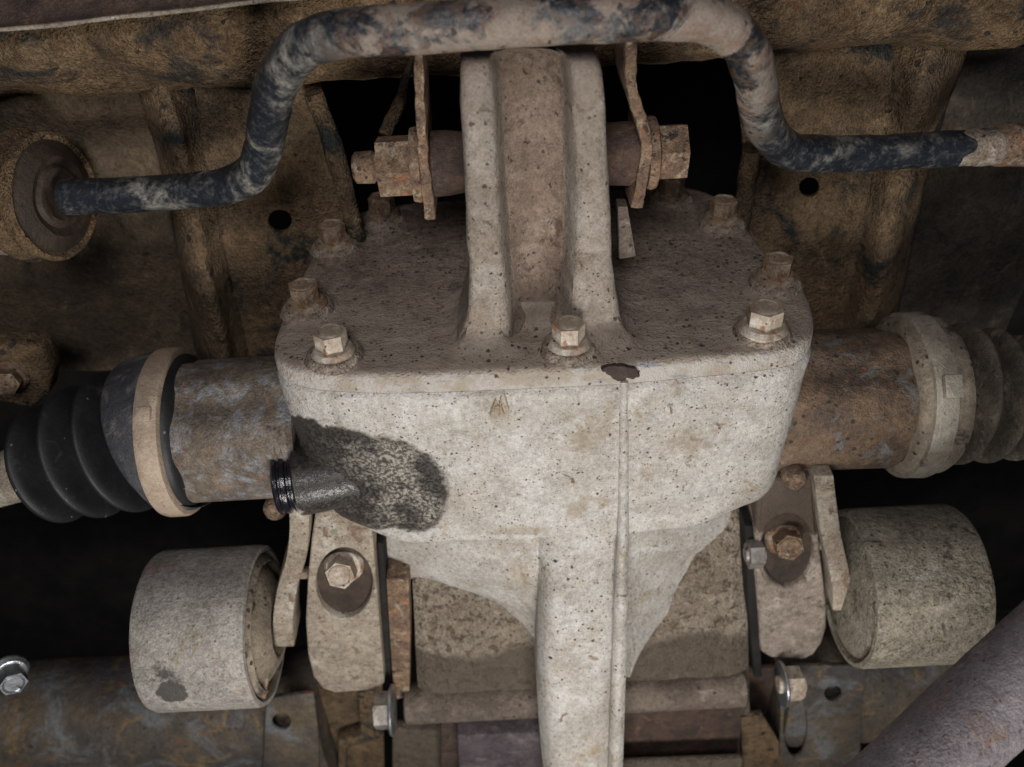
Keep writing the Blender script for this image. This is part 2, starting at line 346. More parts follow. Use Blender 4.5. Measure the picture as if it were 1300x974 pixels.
M['purple_dirt'] = G('dark_purplish_dirt', (0.085, 0.069, 0.076), (0.05, 0.041, 0.045), 30, patches=[((0.14, 0.115, 0.115), 50, 0.58, 0.78)], grain=0.36, gs=800, bump=0.6, seed=50)
M['beam'] = G('weathered_crossmember', (0.11, 0.085, 0.058), (0.055, 0.052, 0.052), 14, patches=[((0.13, 0.135, 0.14), 24, 0.54, 0.72), ((0.19, 0.13, 0.065), 30, 0.60, 0.76), ((0.16, 0.07, 0.035), 60, 0.66, 0.76)], spk=[(DARK, 200, 0.25, 0.4)], grain=0.35, gs=700, bump=0.6, bs=160, bd=0.002, rough=0.75, seed=52)
M['exhaust'] = G('purplish_exhaust_steel', (0.165, 0.147, 0.158), (0.105, 0.092, 0.10), 18, patches=[((0.23, 0.21, 0.21), 40, 0.56, 0.76), ((0.15, 0.105, 0.09), 60, 0.62, 0.76)], spk=[((0.085, 0.040, 0.036), 260, 0.28, 0.36), ((0.10, 0.05, 0.042), 420, 0.25, 0.42)], grain=0.34, gs=900, rough=0.65, spec=0.4, bump=0.6, bs=260, seed=54)
M['plug'] = G('black_oily_plug', (0.010, 0.010, 0.014), (0.016, 0.015, 0.022), 60, grain=0.1, rough=0.18, spec=0.6, bump=0.2, seed=56)
M['mudchip'] = G('dark_mud_chip', (0.065, 0.045, 0.038), (0.045, 0.033, 0.03), 90, grain=0.3, bump=0.8, bd=0.002, seed=58)
M['straw'] = G('dry_straw', (0.36, 0.27, 0.16), (0.26, 0.19, 0.11), 90, grain=0.2, seed=60)

def bar_material():
    s = Mat('worn_navy_bar_paint')
    c = s.mix(s.noise(60, 4, 0.6, 1), (0.010, 0.012, 0.016), (0.022, 0.028, 0.036))
    dust = s.step(s.noise(34, 8, 0.66, 3, dist=0.5), 0.46, 0.64)
    fine = s.step(s.noise(150, 6, 0.7, 5), 0.34, 0.62)
    f = s.math('MULTIPLY', dust, fine)
    c = s.mix(s.math('MULTIPLY', s.step(s.noise(220, 6, 0.75, 6), 0.48, 0.70), 0.5), c, (0.14, 0.14, 0.138))
    c = s.mix(f, c, (0.25, 0.235, 0.205))
    # bare and rusty where the middle of the bar has been rubbed
    sp = s.n.new('ShaderNodeSeparateXYZ'); s.l.new(s.tc, sp.inputs[0])
    mid = s.step(s.math('ABSOLUTE', s.math('ADD', sp.outputs[0], 0.012)), 0.120, 0.085)
    chalk = s.math('MULTIPLY', mid, s.step(s.noise(30, 7, 0.66, 9, dist=0.4), 0.46, 0.53))
    c = s.mix(chalk, c, s.mix(s.noise(110, 5, 0.6, 10), (0.30, 0.25, 0.205), (0.185, 0.148, 0.12)))
    r = s.math('MULTIPLY', s.math('MULTIPLY', mid, s.step(s.noise(120, 6, 0.72, 12), 0.46, 0.62)), 0.6)
    c = s.mix(r, c, s.mix(s.noise(160, 3, 0.6, 13), (0.20, 0.115, 0.07), (0.12, 0.075, 0.052)))
    c = s.mix(s.specks(200, 0.2, 0.38, 15), c, DARK)
    g = s.noise(900, 3, 0.7, 17)
    hs = s.n.new('ShaderNodeHueSaturation'); s.put(hs.inputs['Color'], c)
    s.put(hs.inputs['Value'], s.math('ADD', s.math('MULTIPLY', s.math('SUBTRACT', g, 0.5), 1.4), 1.0))
    h = s.math('ADD', s.math('MULTIPLY', f, 0.5), s.math('ADD', s.math('MULTIPLY', chalk, 0.5), s.math('MULTIPLY', g, 0.4)))
    rough = s.fmix(s.math('MAXIMUM', f, chalk), 0.27, 0.8)
    return s.out(hs.outputs[0], rough=rough, height=h, dist=0.0012, strength=0.6, spec=0.45)
M['bar'] = bar_material()

def stained_cast(name, base, ells, off, seed):
    """dusty casting with an oil stain of its own outline (ellipses on the front face, ragged edge)"""
    s, c, h, kw = grime(name, *base, spk=SPK, seed=seed, **cast_kw)
    d = None
    for (px, py, rx, ry) in ells:
        p = P(px, py, 0.0) - off; a = size(rx, p + off); b = size(ry, p + off) / math.cos(PITCH)
        sb = s.n.new('ShaderNodeVectorMath'); sb.operation = 'SUBTRACT'; s.l.new(s.tc, sb.inputs[0]); sb.inputs[1].default_value = p
        ml = s.n.new('ShaderNodeVectorMath'); ml.operation = 'MULTIPLY'; s.l.new(sb.outputs[0], ml.inputs[0]); ml.inputs[1].default_value = (1 / a, 0, 1 / b)
        ln = s.n.new('ShaderNodeVectorMath'); ln.operation = 'LENGTH'; s.l.new(ml.outputs[0], ln.inputs[0])
        d = ln.outputs['Value'] if d is None else s.math('MINIMUM', d, ln.outputs['Value'])
    d = s.math('ADD', d, s.math('MULTIPLY', s.math('SUBTRACT', s.noise(70, 6, 0.6, seed + 70), 0.5), 0.35))
    d = s.math('ADD', d, s.math('MULTIPLY', s.math('SUBTRACT', s.noise(500, 3, 0.6, seed + 71), 0.5), 0.10))
    f = s.step(d, 1.04, 0.92)
    sxs = s.n.new('ShaderNodeSeparateXYZ'); s.l.new(s.tc, sxs.inputs[0])
    rim = s.math('MULTIPLY', f, s.step(d, 0.72, 0.98))
    dry = s.math('MULTIPLY', s.step(s.noise(38, 7, 0.66, seed + 72), 0.44, 0.60), s.step(sxs.outputs[0], P(395, 600, 0.0).x - off.x, P(500, 600, 0.0).x - off.x))
    speck = s.step(s.noise(460, 4, 0.75, seed + 73), 0.46, 0.58)
    wet = s.mix(dry, (0.026, 0.0225, 0.020), (0.085, 0.076, 0.064))
    wet = s.mix(s.math('MULTIPLY', speck, s.fmix(dry, 0.05, 0.75)), wet, (0.38, 0.355, 0.30))
    wet = s.mix(s.step(s.noise(95, 6, 0.65, seed + 75), 0.60, 0.68), wet, (0.022, 0.022, 0.024))
    wet = s.mix(s.math('MULTIPLY', rim, 0.55), wet, (0.05, 0.042, 0.034))
    d2 = None
    for (px, py, rx, ry) in [(633, 512, 20, 24), (742, 545, 30, 34), (735, 640, 40, 22), (770, 520, 10, 30), (660, 672, 60, 12), (880, 560, 50, 26), (600, 690, 70, 8)]:
        p = P(px, py, 0.0) - off; a = size(rx, p + off); b = size(ry, p + off) / math.cos(PITCH)
        sb = s.n.new('ShaderNodeVectorMath'); sb.operation = 'SUBTRACT'; s.l.new(s.tc, sb.inputs[0]); sb.inputs[1].default_value = p
        ml = s.n.new('ShaderNodeVectorMath'); ml.operation = 'MULTIPLY'; s.l.new(sb.outputs[0], ml.inputs[0]); ml.inputs[1].default_value = (1 / a, 0, 1 / b)
        ln = s.n.new('ShaderNodeVectorMath'); ln.operation = 'LENGTH'; s.l.new(ml.outputs[0], ln.inputs[0])
        d2 = ln.outputs['Value'] if d2 is None else s.math('MINIMUM', d2, ln.outputs['Value'])
    d2 = s.math('ADD', d2, s.math('MULTIPLY', s.math('SUBTRACT', s.noise(140, 6, 0.7, seed + 77), 0.5), 3.2))
    c = s.mix(s.math('MULTIPLY', s.step(d2, 0.95, 0.25), 0.5), c, s.mix(s.noise(200, 3, 0.6, seed + 78), (0.30, 0.23, 0.14), (0.17, 0.125, 0.075)))
    c = s.mix(f, c, wet)
    h = s.math('MULTIPLY', h, s.fmix(f, 1.0, 0.25))
    kw['rough'] = s.fmix(f, 0.85, s.fmix(speck, 0.26, 0.75)); kw['spec'] = 0.45
    return s.out(c, height=h, **kw)

# ================================================================== the setting behind
under = thing('underbody', None, None, P(650, 600, 0.42), kind='structure')
def panel(pts, Y0, Y1, m, name, amp=0.004, n=26, parent=under, seed=0):
    """sheet spanning four picture corners (tl, tr, br, bl), leaning from plane Y0 at its top to Y1 at its foot"""
    a, b, c, d = pts; rows = []
    for i in range(n + 1):
        v = i / n; row = []
        for j in range(n + 1):
            u = j / n
            x = (a[0] * (1 - u) + b[0] * u) * (1 - v) + (d[0] * (1 - u) + c[0] * u) * v
            y = (a[1] * (1 - u) + b[1] * u) * (1 - v) + (d[1] * (1 - u) + c[1] * u) * v
            p = P(x, y, Y0 * (1 - v) + Y1 * v)
            p.y += amp * noise.fractal(p * 14 + V((seed, 0, 0)), 0.9, 2.0, 4)
            row.append(p)
        rows.append(row)
    bm = bmesh.new(); grid(bm, rows)
    ex = bmesh.ops.extrude_face_region(bm, geom=bm.faces[:])
    bmesh.ops.translate(bm, verts=[g for g in ex['geom'] if isinstance(g, bmesh.types.BMVert)], vec=(0, 0.004, 0))
    return finish(name, bm, m, parent, 60)
panel([(-500, -500), (1800, -500), (1800, 1000), (-500, 1000)], 0.55, 0.48, M['black'], 'floor_panel_or_added_backing', 0.01)  # added backing sheet; darkness of the openings is put into its black colour
panel([(-160, 60), (300, 60), (300, 470), (-160, 470)], 0.165, 0.185, M['floor'], 'floor_panel_or_added_backing', 0.006, seed=3)
panel([(1090, 60), (1420, 60), (1270, 440), (1060, 440)], 0.175, 0.195, M['floor_dark'], 'floor_panel_or_added_backing', 0.006, seed=8)

# ---- rear beam along the top
def sweep_x(name, prof, x0, x1, m, parent, amp=0.0, n=60, sc_=20, seed=0, closed=True):
    """profile (y, z) carried along x"""
    bm = bmesh.new(); rows = []
    for i in range(n + 1):
        x = x0 + (x1 - x0) * i / n
        row = []
        for (y, z) in prof:
            p = V((x, y, z)); k = noise.fractal(p * sc_ + V((seed, 0, 0)), 0.9, 2.0, 4) * amp
            row.append(p + V((0, k, k * 0.7)))
        rows.append(row)
    vr = grid(bm, rows, closed)
    if closed: cap(bm, vr[0]); cap(bm, vr[-1])
    return finish(name, bm, m, parent, 50)
zb = P(650, 112, 0.13).z
beam_prof = []
for k in range(36):
    th = 2 * math.pi * k / 36
    cy, cz = 0.205, zb + 0.062
    sgn = lambda v, e: math.copysign(abs(v) ** e, v)
    beam_prof.append((cy + 0.085 * sgn(math.cos(th), 0.7), cz + 0.066 * sgn(math.sin(th), 0.75)))
o = sweep_x('rear_beam', beam_prof, -0.62, 0.62, M['mud'], None, 0.005, 110, 22)
tag(o, 'wide mud-caked brown steel beam running across the top behind the bar', 'beam')
# lip of the panel in the top left corner
lip_pts = [(-60, -60), (460, -60), (440, -8), (330, 2), (230, 14), (150, 22), (60, 33), (-60, 42)]
lp = [T(x, y, 0.46) for x, y in lip_pts]
bm = slab(lp, FW * 0.004, 0.0012)
o = finish('panel_lip', bm, M['dark_rust'], None, 35, lp[4])
tag(o, 'dark rusty panel edge with a pale rim in the top left corner', 'panel')
edge = tube([T(x, y, 0.4595) for x, y in lip_pts[2:]], 0.0012, 8, 6, 0.0005)
e_ = finish('rolled_edge', edge, M['bracket'], o, 60)

# ---- subframe: two stamped side plates with holes and ridges
subf = thing('subframe', 'muddy brown stamped subframe with ridges, round holes and dark openings behind the differential', 'subframe', P(650, 300, 0.2))
def ridge(rows, m, amp=0.0015):
    """rows: list of [(px, py, Y) ...] cross sections"""
    bm = bmesh.new()
    rr = []
    k = len(rows[0]); cols = [spline([P(*r[i]) for r in rows], 8) for i in range(k)]
    for j in range(len(cols[0])):
        rr.append([c[j] for c in cols])
    fine = [spline(r, 4) for r in rr]
    grid(bm, fine)
    lump(bm, amp, 40)
    ex = bmesh.ops.extrude_face_region(bm, geom=bm.faces[:])
    bmesh.ops.translate(bm, verts=[g for g in ex['geom'] if isinstance(g, bmesh.types.BMVert)], vec=(0, 0.003, 0))
    return finish('ridge', bm, m, subf, 60)
YS = 0.155
outl = [(235, 40), (395, 40), (420, 190), (447, 285), (470, 470), (300, 470), (275, 300)]
bm = slab([P(x, y, YS) for x, y in outl], (0, 0.004, 0), 0.001, [oval(355, 281, 15, 14, lambda x, y: P(x, y, YS))])
finish('side_plate', bm, M['mud_plate'], subf)
outl = [(1140, 10), (935, 10), (940, 150), (945, 200), (935, 300), (925, 440), (1110, 430), (1120, 250)]
bm = slab([P(x, y, YS) for x, y in outl], (0, 0.004, 0), 0.001, [oval(1028, 238, 13, 12, lambda x, y: P(x, y, YS))])
finish('side_plate', bm, M['mud_plate'], subf)
ridge([[(150, 50, .165), (170, 50, .156), (190, 50, .150), (203, 50, .158), (232, 50, .17)],
       [(180, 130, .165), (196, 130, .150), (215, 130, .146), (225, 130, .155), (255, 130, .17)],
       [(205, 220, .165), (220, 220, .140), (240, 220, .134), (254, 220, .146), (285, 220, .17)],
       [(225, 320, .165), (240, 320, .135), (258, 320, .130), (274, 320, .144), (305, 320, .17)],
       [(250, 460, .165), (268, 460, .135), (290, 460, .130), (304, 460, .144), (335, 460, .17)]], M['mud_plate'])
ridge([[(1250, 5, .165), (1230, 5, .156), (1205, 5, .150), (1175, 5, .162), (1130, 5, .175)],
       [(1225, 70, .165), (1205, 70, .150), (1180, 70, .146), (1150, 70, .160), (1110, 70, .175)],
       [(1190, 180, .165), (1172, 180, .140), (1145, 180, .136), (1115, 180, .156), (1080, 180, .175)],
       [(1165, 280, .165), (1145, 280, .137), (1122, 280, .134), (1095, 280, .156), (1060, 280, .175)],
       [(1135, 430, .165), (1115, 430, .137), (1092, 430, .134), (1065, 430, .156), (1030, 430, .175)]], M['mud_plate'])
# turned-up flanges along the two dark openings
for pts in ([(398, 118), (424, 190), (450, 290), (462, 360)], [(953, 190), (944, 260), (932, 360)]):
    ps = [P(x, y, YS - 0.006) for x, y in pts]
    finish('turned_flange', tube(ps, 0.006, 10, 8, 0.0015), M['mud_plate'], subf, 60)

# ================================================================== differential
Z0 = P(690, 462, 0.0).z
ZB = P(690, 688, 0.0).z
HG = Z0 - ZB
diff = thing('differential', 'dusty beige cast differential housing with bolted cover, upright arm and oil stain', 'differential', (0.02, 0.05, ZB))
DO = V(diff.location)
outline_px = [(349, 452), (347, 432), (356, 405), (368, 372), (388, 338), (402, 312), (420, 288), (462, 266), (520, 256), (620, 250), (720, 244), (800, 238), (870, 236),
              (918, 252), (950, 288), (972, 316), (1005, 338), (1026, 374), (1034, 402), (1030, 424), (1008, 440), (960, 448), (880, 456), (790, 464), (690, 469), (600, 473), (500, 476), (420, 474), (370, 466)]
ol = spline([PZ(x, y, Z0) for x, y in outline_px], 9, True)
NO = len(ol)
cen = sum(ol, V((0, 0, 0))) / NO
nrm = []
for i in range(NO):
    tg = ol[(i + 1) % NO] - ol[i - 1]; n_ = V((tg.y, -tg.x, 0)).normalized()
    if n_.dot(ol[i] - cen) < 0: n_ = -n_
    nrm.append(n_)
def ring(off, z, k=1.0):
    return [V((p.x + n_.x * off, p.y + n_.y * off, z)) for p, n_ in zip(ol, nrm)]
bolt_px = [(424, 450), (390, 390), (425, 312), (722, 440), (968, 420), (984, 357), (916, 281), (487, 276), (851, 251)]
bolt_pos = [PZ(x, y, Z0 + 0.002) for x, y in bolt_px]
YA = PZ(690, 436, Z0).y           # front plane of the arm
AX0, AX1 = PZ(592, 425, Z0).x, PZ(787, 425, Z0).x
def cover_z(p):
    z = 0.0
    for b in bolt_pos:
        d = math.hypot(p.x - b.x, p.y - b.y); z += 0.0034 * max(0, min(1, (0.0180 - d) / 0.005))
    d = 1.0
    for x0, x1, y0, y1 in ((AX0, AX0 + 0.019, YA, YA + 0.055), (AX1 - 0.021, AX1, YA, YA + 0.055), (AX0, AX1, YA + 0.022, YA + 0.055)):
        dx = max(x0 - p.x, p.x - x1, 0); dy = max(y0 - p.y, p.y - y1, 0); d = min(d, math.hypot(dx, dy))
    if d < 0.016: z += 0.013 * (1 - math.sqrt(max(0, 1 - (1 - d / 0.016) ** 2)))
    z += 0.0009 * noise.fractal(p * 60, 0.9, 2.0, 3)
    return z
bm = bmesh.new()
FL = 0.0125
rows = [ring(-0.0015, Z0 - FL - 0.0012), ring(-0.0002, Z0 - FL), ring(0.0, Z0 - FL + 0.002), ring(0.0, Z0 - 0.0050), ring(-0.0008, Z0 - 0.0022), ring(-0.0026, Z0 - 0.0006), ring(-0.0050, Z0)]
last = rows[-1]
for k in range(1, 80):
    f = 1 - k / 80.0
    r = []
    for p in last:
        q = cen + (p - cen) * f; q = V((q.x, q.y, Z0)); q.z += cover_z(q) * min(1, k / 2); r.append(q)
    rows.append(r)
vr = grid(bm, rows, True); cap(bm, vr[-1])
COVER_TOP = Z0 - ZB
M['cover'] = cover_material()
cover = finish('cover', bm, M['cover'], diff, 40)
cover['label'] = 'brown dirt-covered top cover plate'

stain = [(480, 610, 88, 62), (440, 588, 66, 46), (515, 630, 55, 56), (400, 600, 45, 60), (450, 655, 70, 34)]
M['housing'] = stained_cast('dusty_cast_housing', ((0.43, 0.41, 0.375), (0.365, 0.337, 0.295)), stain, DO, 3)
bm = bmesh.new()
zt = Z0 - FL - 0.0012
rows = [ring(-0.006, zt + 0.0004), ring(-0.0012, zt), ring(0.0006, zt - 0.0022), ring(0.0008, zt - 0.005)]
rf = 0.030
for k in range(1, 15):
    t = k / 14.0; rw = []
    for p, n_ in zip(ol, nrm):
        e = max(0, min(1, (abs(p.x - 0.018) - 0.088) / 0.045)); e = e * e * (3 - 2 * e); ri = 0.007 + (rf - 0.007) * e
        o_ = 0.0008 - 0.005 * t; z = zt - 0.005 - t * (zt - 0.005 - (ZB + ri)); rw.append(V((p.x + n_.x * o_, p.y + n_.y * o_, z)))
    rows.append(rw)
for k in range(1, 11):
    th = k / 10 * math.pi / 2; rw = []
    for p, n_ in zip(ol, nrm):
        e = max(0, min(1, (abs(p.x - 0.018) - 0.088) / 0.045)); e = e * e * (3 - 2 * e); ri = 0.007 + (rf - 0.007) * e
        o_ = -0.0042 - ri * (1 - math.cos(th)); zt_ = ZB + ri; z_ = zt_ - ri * math.sin(th)
        rw.append(V((p.x + n_.x * o_, p.y + n_.y * o_, z_)))
    rows.append(rw)
for f in (0.75, 0.5, 0.25):
    rows.append([V((cen.x + (p.x - cen.x) * f, cen.y + (p.y - cen.y) * f, ZB)) for p in rows[-1]])
for r in rows[3:]:
    for p in r:
        k = noise.fractal(p * 30, 0.9, 2.0, 3) * 0.0011; p.y -= k
vr = grid(bm, rows, True); cap(bm, vr[-1]); cap(bm, vr[0])
housing = finish('housing', bm, M['housing'], diff, 40)

# ---- the upright arm, a channel between two flanges
arm_rows = [  # py, left, inner left, inner right, right, channel depth, forward
    (450, 576, 655, 711, 800, 0.004, 0.0020), (436, 580, 651, 716, 799, 0.009, 0.0010), (420, 587, 648, 721, 793, 0.018, 0.0005), (395, 593, 645, 726, 786, 0.024, 0.0),
    (360, 596, 642, 729, 781, 0.027, 0.0), (300, 593, 637, 731, 778, 0.027, 0.0), (240, 590, 633, 731, 775, 0.027, 0.0), (170, 587, 630, 729, 771, 0.027, 0.0),
    (120, 584, 627, 726, 769, 0.026, 0.0005), (92, 584, 623, 723, 765, 0.022, 0.0020), (76, 586, 621, 721, 758, 0.013, 0.005), (68, 590, 619, 720, 750, 0.009, 0.010)]
bm = bmesh.new(); rows = []
def arm_section(r):
    py, l, il, ir, rr_, dc, fw = r
    out = []
    # dy in metres behind the front, x in px
    e = 5 if dc > 0.002 else 1
    tilt = 0.052 * 0
    spec = [(l + 2, 0.055), (l, 0.030), (l, 0.006), (l + 1.5, 0.002), (l + 6, 0.0), (l + 14, -0.0006), (il - 12, 0.0), (il - 5, 0.0006), (il, 0.0025), (il + e, dc * 0.75), (il + e + 5, dc * 0.97), (il + e + 12, dc + 0.006),
            ((il + ir) / 2, dc + 0.010), (ir - e - 12, dc + 0.006), (ir - e - 5, dc * 0.97), (ir - e, dc * 0.75), (ir, 0.0025), (ir + 5, 0.0006), (ir + 12, 0.0), (rr_ - 14, -0.0006), (rr_ - 6, 0.0), (rr_ - 1.5, 0.002), (rr_, 0.006), (rr_, 0.030), (rr_ - 2, 0.055)]
    for x, dy in spec:
        base = P(x, py, YA + fw)
        out.append(base + V((0, min(dy, dc if dy == 0.0025 and dc < 0.0025 else dy), 0)))
    return out
secs = [arm_section(r) for r in arm_rows]
cols = [spline([s_[i] for s_ in secs], 6) for i in range(len(secs[0]))]
rows = [[c[j] for c in cols] for j in range(len(cols[0]))]
for r in rows:
    for p in r:
        k = noise.fractal(p * 45 + V((4, 0, 0)), 0.9, 2.0, 3) * 0.0008; p.x += k; p.y += k
vr = grid(bm, rows, True); cap(bm, vr[0]); cap(bm, vr[-1])
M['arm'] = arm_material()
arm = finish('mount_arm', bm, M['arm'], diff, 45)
arm['label'] = 'upright channelled mounting arm cast onto the cover'
# dirt lining of the channel: the recessed web between the flanges
wrows = []
for r in arm_rows[1:-1]:
    py, l, il, ir, rr_, dc, fw = r
    wrows.append([P(il + 5 + (ir - il - 10) * k / 10, py, YA + fw) + V((0, dc - 0.0025 + 0.0075 * (1 - abs(k / 5 - 1) ** 2), 0)) for k in range(11)])
bm = bmesh.new(); cols = [spline([s_[i] for s_ in wrows], 5) for i in range(11)]
grid(bm, [[c[j] for c in cols] for j in range(len(cols[0]))])
lump(bm, 0.0006, 80, 3)
finish('channel_web', bm, M['channel'], arm, 60)
# small gusset right of the arm
gp = [P(784, 262, YA + 0.035), P(797, 262, YA + 0.035), P(808, 326, YA + 0.035), P(786, 330, YA + 0.035)]
finish('gusset', slab(gp, (0, 0.01, 0), 0.001), M['tube_dirt'], diff)

# ---- cover bolts: flanged hexagon heads
def flange_bolt(pos, r, h, m, parent, rot=0.0, ax=(0, 0, 1), name='bolt', fl=1.38, mesh=None, tilt=None):
    hd = finish(name, prism(V(pos) + V(ax) * h * 0.30, ax, r, h * 0.95, 6, r * 0.10, rot), m, parent, 30, pos)
    wz = lathe(pos, ax, [(r * fl, -0.0005), (r * fl, h * 0.10), (r * fl * 0.96, h * 0.16), (r * 1.15, h * 0.33), (r * 1.0, h * 0.36)], 36)
    finish('washer', wz, m, hd, 30)
    dish = lathe(V(pos) + V(ax) * h * 1.25, ax, [(r * 0.80, -0.0012), (r * 0.78, 0.0005), (r * 0.70, 0.0009), (r * 0.62, 0.0002)], 24)
    finish('head_rim', dish, m, hd, 30)
    return hd
for i, p in enumerate(bolt_pos):
    rr = 0.0090 if i != 4 else 0.0100
    flange_bolt(p + V((0, 0, 0.0015)), rr, 0.0112, M['rust'] if i in (7, 8) else M['bolt_rusty'] if i in (1, 2, 5, 6) else M['bolt'], diff, [0.2, 0.75, 0.5, 0.55, 0.1, 0.45, 0.9, 0.3, 0.6][i])

def dirt_heap(p, r, par, sd):
    bm = lathe(p, (0, 0, 1), [(r * 1.92, -0.0030), (r * 1.74, -0.0010), (r * 1.60, 0.0006), (r * 1.45, 0.0010)], 40, lambda th, rr, d: rr * (1 + 0.07 * noise.noise(V((math.cos(th) * 1.3 + sd * 3, math.sin(th) * 1.3, d * 60)))), caps=False, wob=0.0005)
    finish('dirt_heap', bm, M['heap'], par, 60)
M['heap'] = G('packed_grit', (0.33, 0.275, 0.22), (0.24, 0.19, 0.148), 90, patches=[((0.40, 0.35, 0.29), 120, 0.55, 0.72), ((0.10, 0.076, 0.058), 140, 0.62, 0.74)], spk=[(DARK, 330, 0.3, 0.42)], grain=0.5, gs=800, bump=1.0, bs=400, bd=0.002, seed=64)
for i, hd in enumerate([c_ for c_ in diff.children if c_.name.split('.')[0] == 'bolt']):
    dirt_heap(V(hd.location) + DO, 0.0086, hd, i)

# ---- mud chip and straw stuck on the front face
bm = bmesh.new()
cp = [(765, 470), (775, 464), (790, 466), (806, 468), (813, 476), (806, 481), (795, 480), (784, 484), (774, 478)]
front_y = min(p.y for p in ol)
def on_front(px, py, lift=0.0):
    """point on the housing's front face under a pixel"""
    Y = 0.0
    for _ in range(6):
        q = P(px, py, Y)
        best = min((p for p, n_ in zip(ol, nrm) if n_.y < -0.2), key=lambda p: abs(p.x - q.x)); Y = best.y - lift
    return P(px, py, Y)
cp = [(q.x + 3.0 * noise.noise(q * 0.21), q.y + 2.6 * noise.noise(q * 0.19 + V((9, 3, 0)))) for q in spline([V((x, y, 0)) for x, y in cp], 5, True)]
bm = slab([on_front(x, y, 0.0022) for x, y in cp], (0, 0.003, 0), 0.0005)
lump(bm, 0.0006, 200)
o = finish('mud_chip', bm, M['mudchip'], None, 60, on_front(790, 474, 0.003))
tag(o, 'small dark mud chip stuck on the housing edge right of centre bolt', 'mud')

# ---- lower body narrowing into the nose
def bulge(rows, n=24, power=3.0, depth_=0.05, amp=0.0006, seed=0.0, steps=6):
    """rows (py, left, right, front Y, edge setback): rounded cross sections, closed at the back"""
    secs = []
    for py, l, r, Y, sb in rows:
        s_ = []
        for k in range(n + 1):
            u = -1 + 2 * k / n
            uu = math.sin(u * math.pi / 2)
            p = P((l + r) / 2 + (r - l) / 2 * uu, py, Y + sb * abs(uu) ** power)
            s_.append(p)
        s_.append(s_[n] + V((0, depth_, 0))); s_.append(s_[0] + V((0, depth_, 0)))
        secs.append(s_)
    cols = [spline([q[i] for q in secs], steps) for i in range(len(secs[0]))]
    rows2 = [[c[j] for c in cols] for j in range(len(cols[0]))]
    for r in rows2:
        for p in r: p.y += amp * noise.fractal(p * 40 + V((seed, 0, 0)), 0.9, 2.0, 3) * 2
    bm = bmesh.new(); vr = grid(bm, rows2, True); cap(bm, vr[0]); cap(bm, vr[-1])
    return bm
bm = bulge([(640, 482, 930, 0.006, 0.040), (680, 474, 922, 0.004, 0.040), (705, 476, 912, 0.003, 0.042), (727, 494, 898, 0.002, 0.042), (741, 545, 884, 0.001, 0.040), (757, 606, 866, -0.001, 0.036), (778, 646, 848, -0.004, 0.032), (800, 670, 832, -0.008, 0.028), (830, 688, 812, -0.014, 0.018), (860, 694, 800, -0.022, 0.014)], 36, 1.7, 0.05, 0.0006)
lower = finish('carrier_web', bm, M['nose'], diff, 50)
YF = on_front(740, 600, 0.0).y - 0.001
bm = bulge([(py, l, r, Y + YF, sb) for py, l, r, Y, sb in [(560, 700, 790, 0.010, 0.004), (640, 690, 792, 0.006, 0.004), (690, 680, 792, 0.0045, 0.008), (725, 682, 791, -0.0015, 0.012), (760, 683, 790, -0.010, 0.014), (820, 682, 788, -0.019, 0.014), (880, 682, 786, -0.027, 0.014), (940, 686, 784, -0.036, 0.014), (1000, 692, 782, -0.045, 0.014), (1060, 696, 780, -0.054, 0.014)]], 28, 5.0, 0.045, 0.0004)
nose = finish('nose', bm, M['nose'], diff, 50)
bm = bulge([(py, l, r, Y + YF, sb) for py, l, r, Y, sb in [(486, 787, 798, -0.0010, 0.0015), (560, 786, 798, -0.0004, 0.002), (640, 785, 798, 0.0004, 0.002), (690, 784, 798, -0.003, 0.003), (725, 782, 797, -0.0075, 0.003), (760, 780, 797, -0.0150, 0.003), (820, 778, 796, -0.0220, 0.003), (880, 776, 794, -0.0300, 0.003), (940, 774, 792, -0.0390, 0.003), (1000, 772, 790, -0.048, 0.003), (1060, 770, 788, -0.057, 0.003)]], 10, 2.0, 0.02, 0.0002)
finish('casting_ridge', bm, M['nose'], diff, 50)

# ---- filler boss and oily plug on the left
pb = P(374, 612, 0.016)
bb = V((-1, -0.16, 0.0)).normalized()
bx = V((-1, 0.10, 0.0)).normalized()
bm = lathe(pb - bb * 0.075, bb, [(0.0120, 0.004), (0.0150, 0.016), (0.0178, 0.030), (0.0200, 0.046), (0.0212, 0.060), (0.0212, 0.0735), (0.0185, 0.075)], 48, wob=0.0006)
boss = finish('filler_boss', bm, M['housing'], diff, 40)
boss['label'] = 'oil-soaked filler boss at the left corner'
bm = lathe(pb - bb * 0.002, bb, [(0.0170, 0), (0.0182, 0.001), (0.0182, 0.0032), (0.0166, 0.0040), (0.0166, 0.0050), (0.0188, 0.0058), (0.0188, 0.0082), (0.0172, 0.0090), (0.0172, 0.0098), (0.0185, 0.0106), (0.0183, 0.0125), (0.0165, 0.0138), (0.010, 0.0142)], 48)
finish('filler_plug', bm, M['plug'], diff, 30)

# ---- wide casing behind the nose, with tube
def casing_rows():
    L = [(640, 520, 945), (700, 522, 946), (760, 525, 948), (830, 528, 950), (880, 531, 951), (908, 533, 952)]
    return [(py, l, r, 0.045 - 0.00012 * (py - 640), 0.006) for py, l, r in L]
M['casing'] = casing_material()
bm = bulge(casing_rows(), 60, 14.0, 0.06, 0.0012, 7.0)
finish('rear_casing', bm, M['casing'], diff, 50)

A = P(514, 910, 0.008); B = P(948, 888, 0.008)
ax = V((1, 0, 0)); ln_ = B.x - A.x
bm = lathe(V((A.x, 0.019, A.z)), ax, [(0.0145, 0), (0.0160, 0.0012), (0.0160, ln_ - 0.0012), (0.0145, ln_)], 40, wob=0.0008)
finish('mount_tube', bm, M['tube_dirt'], diff, 40)

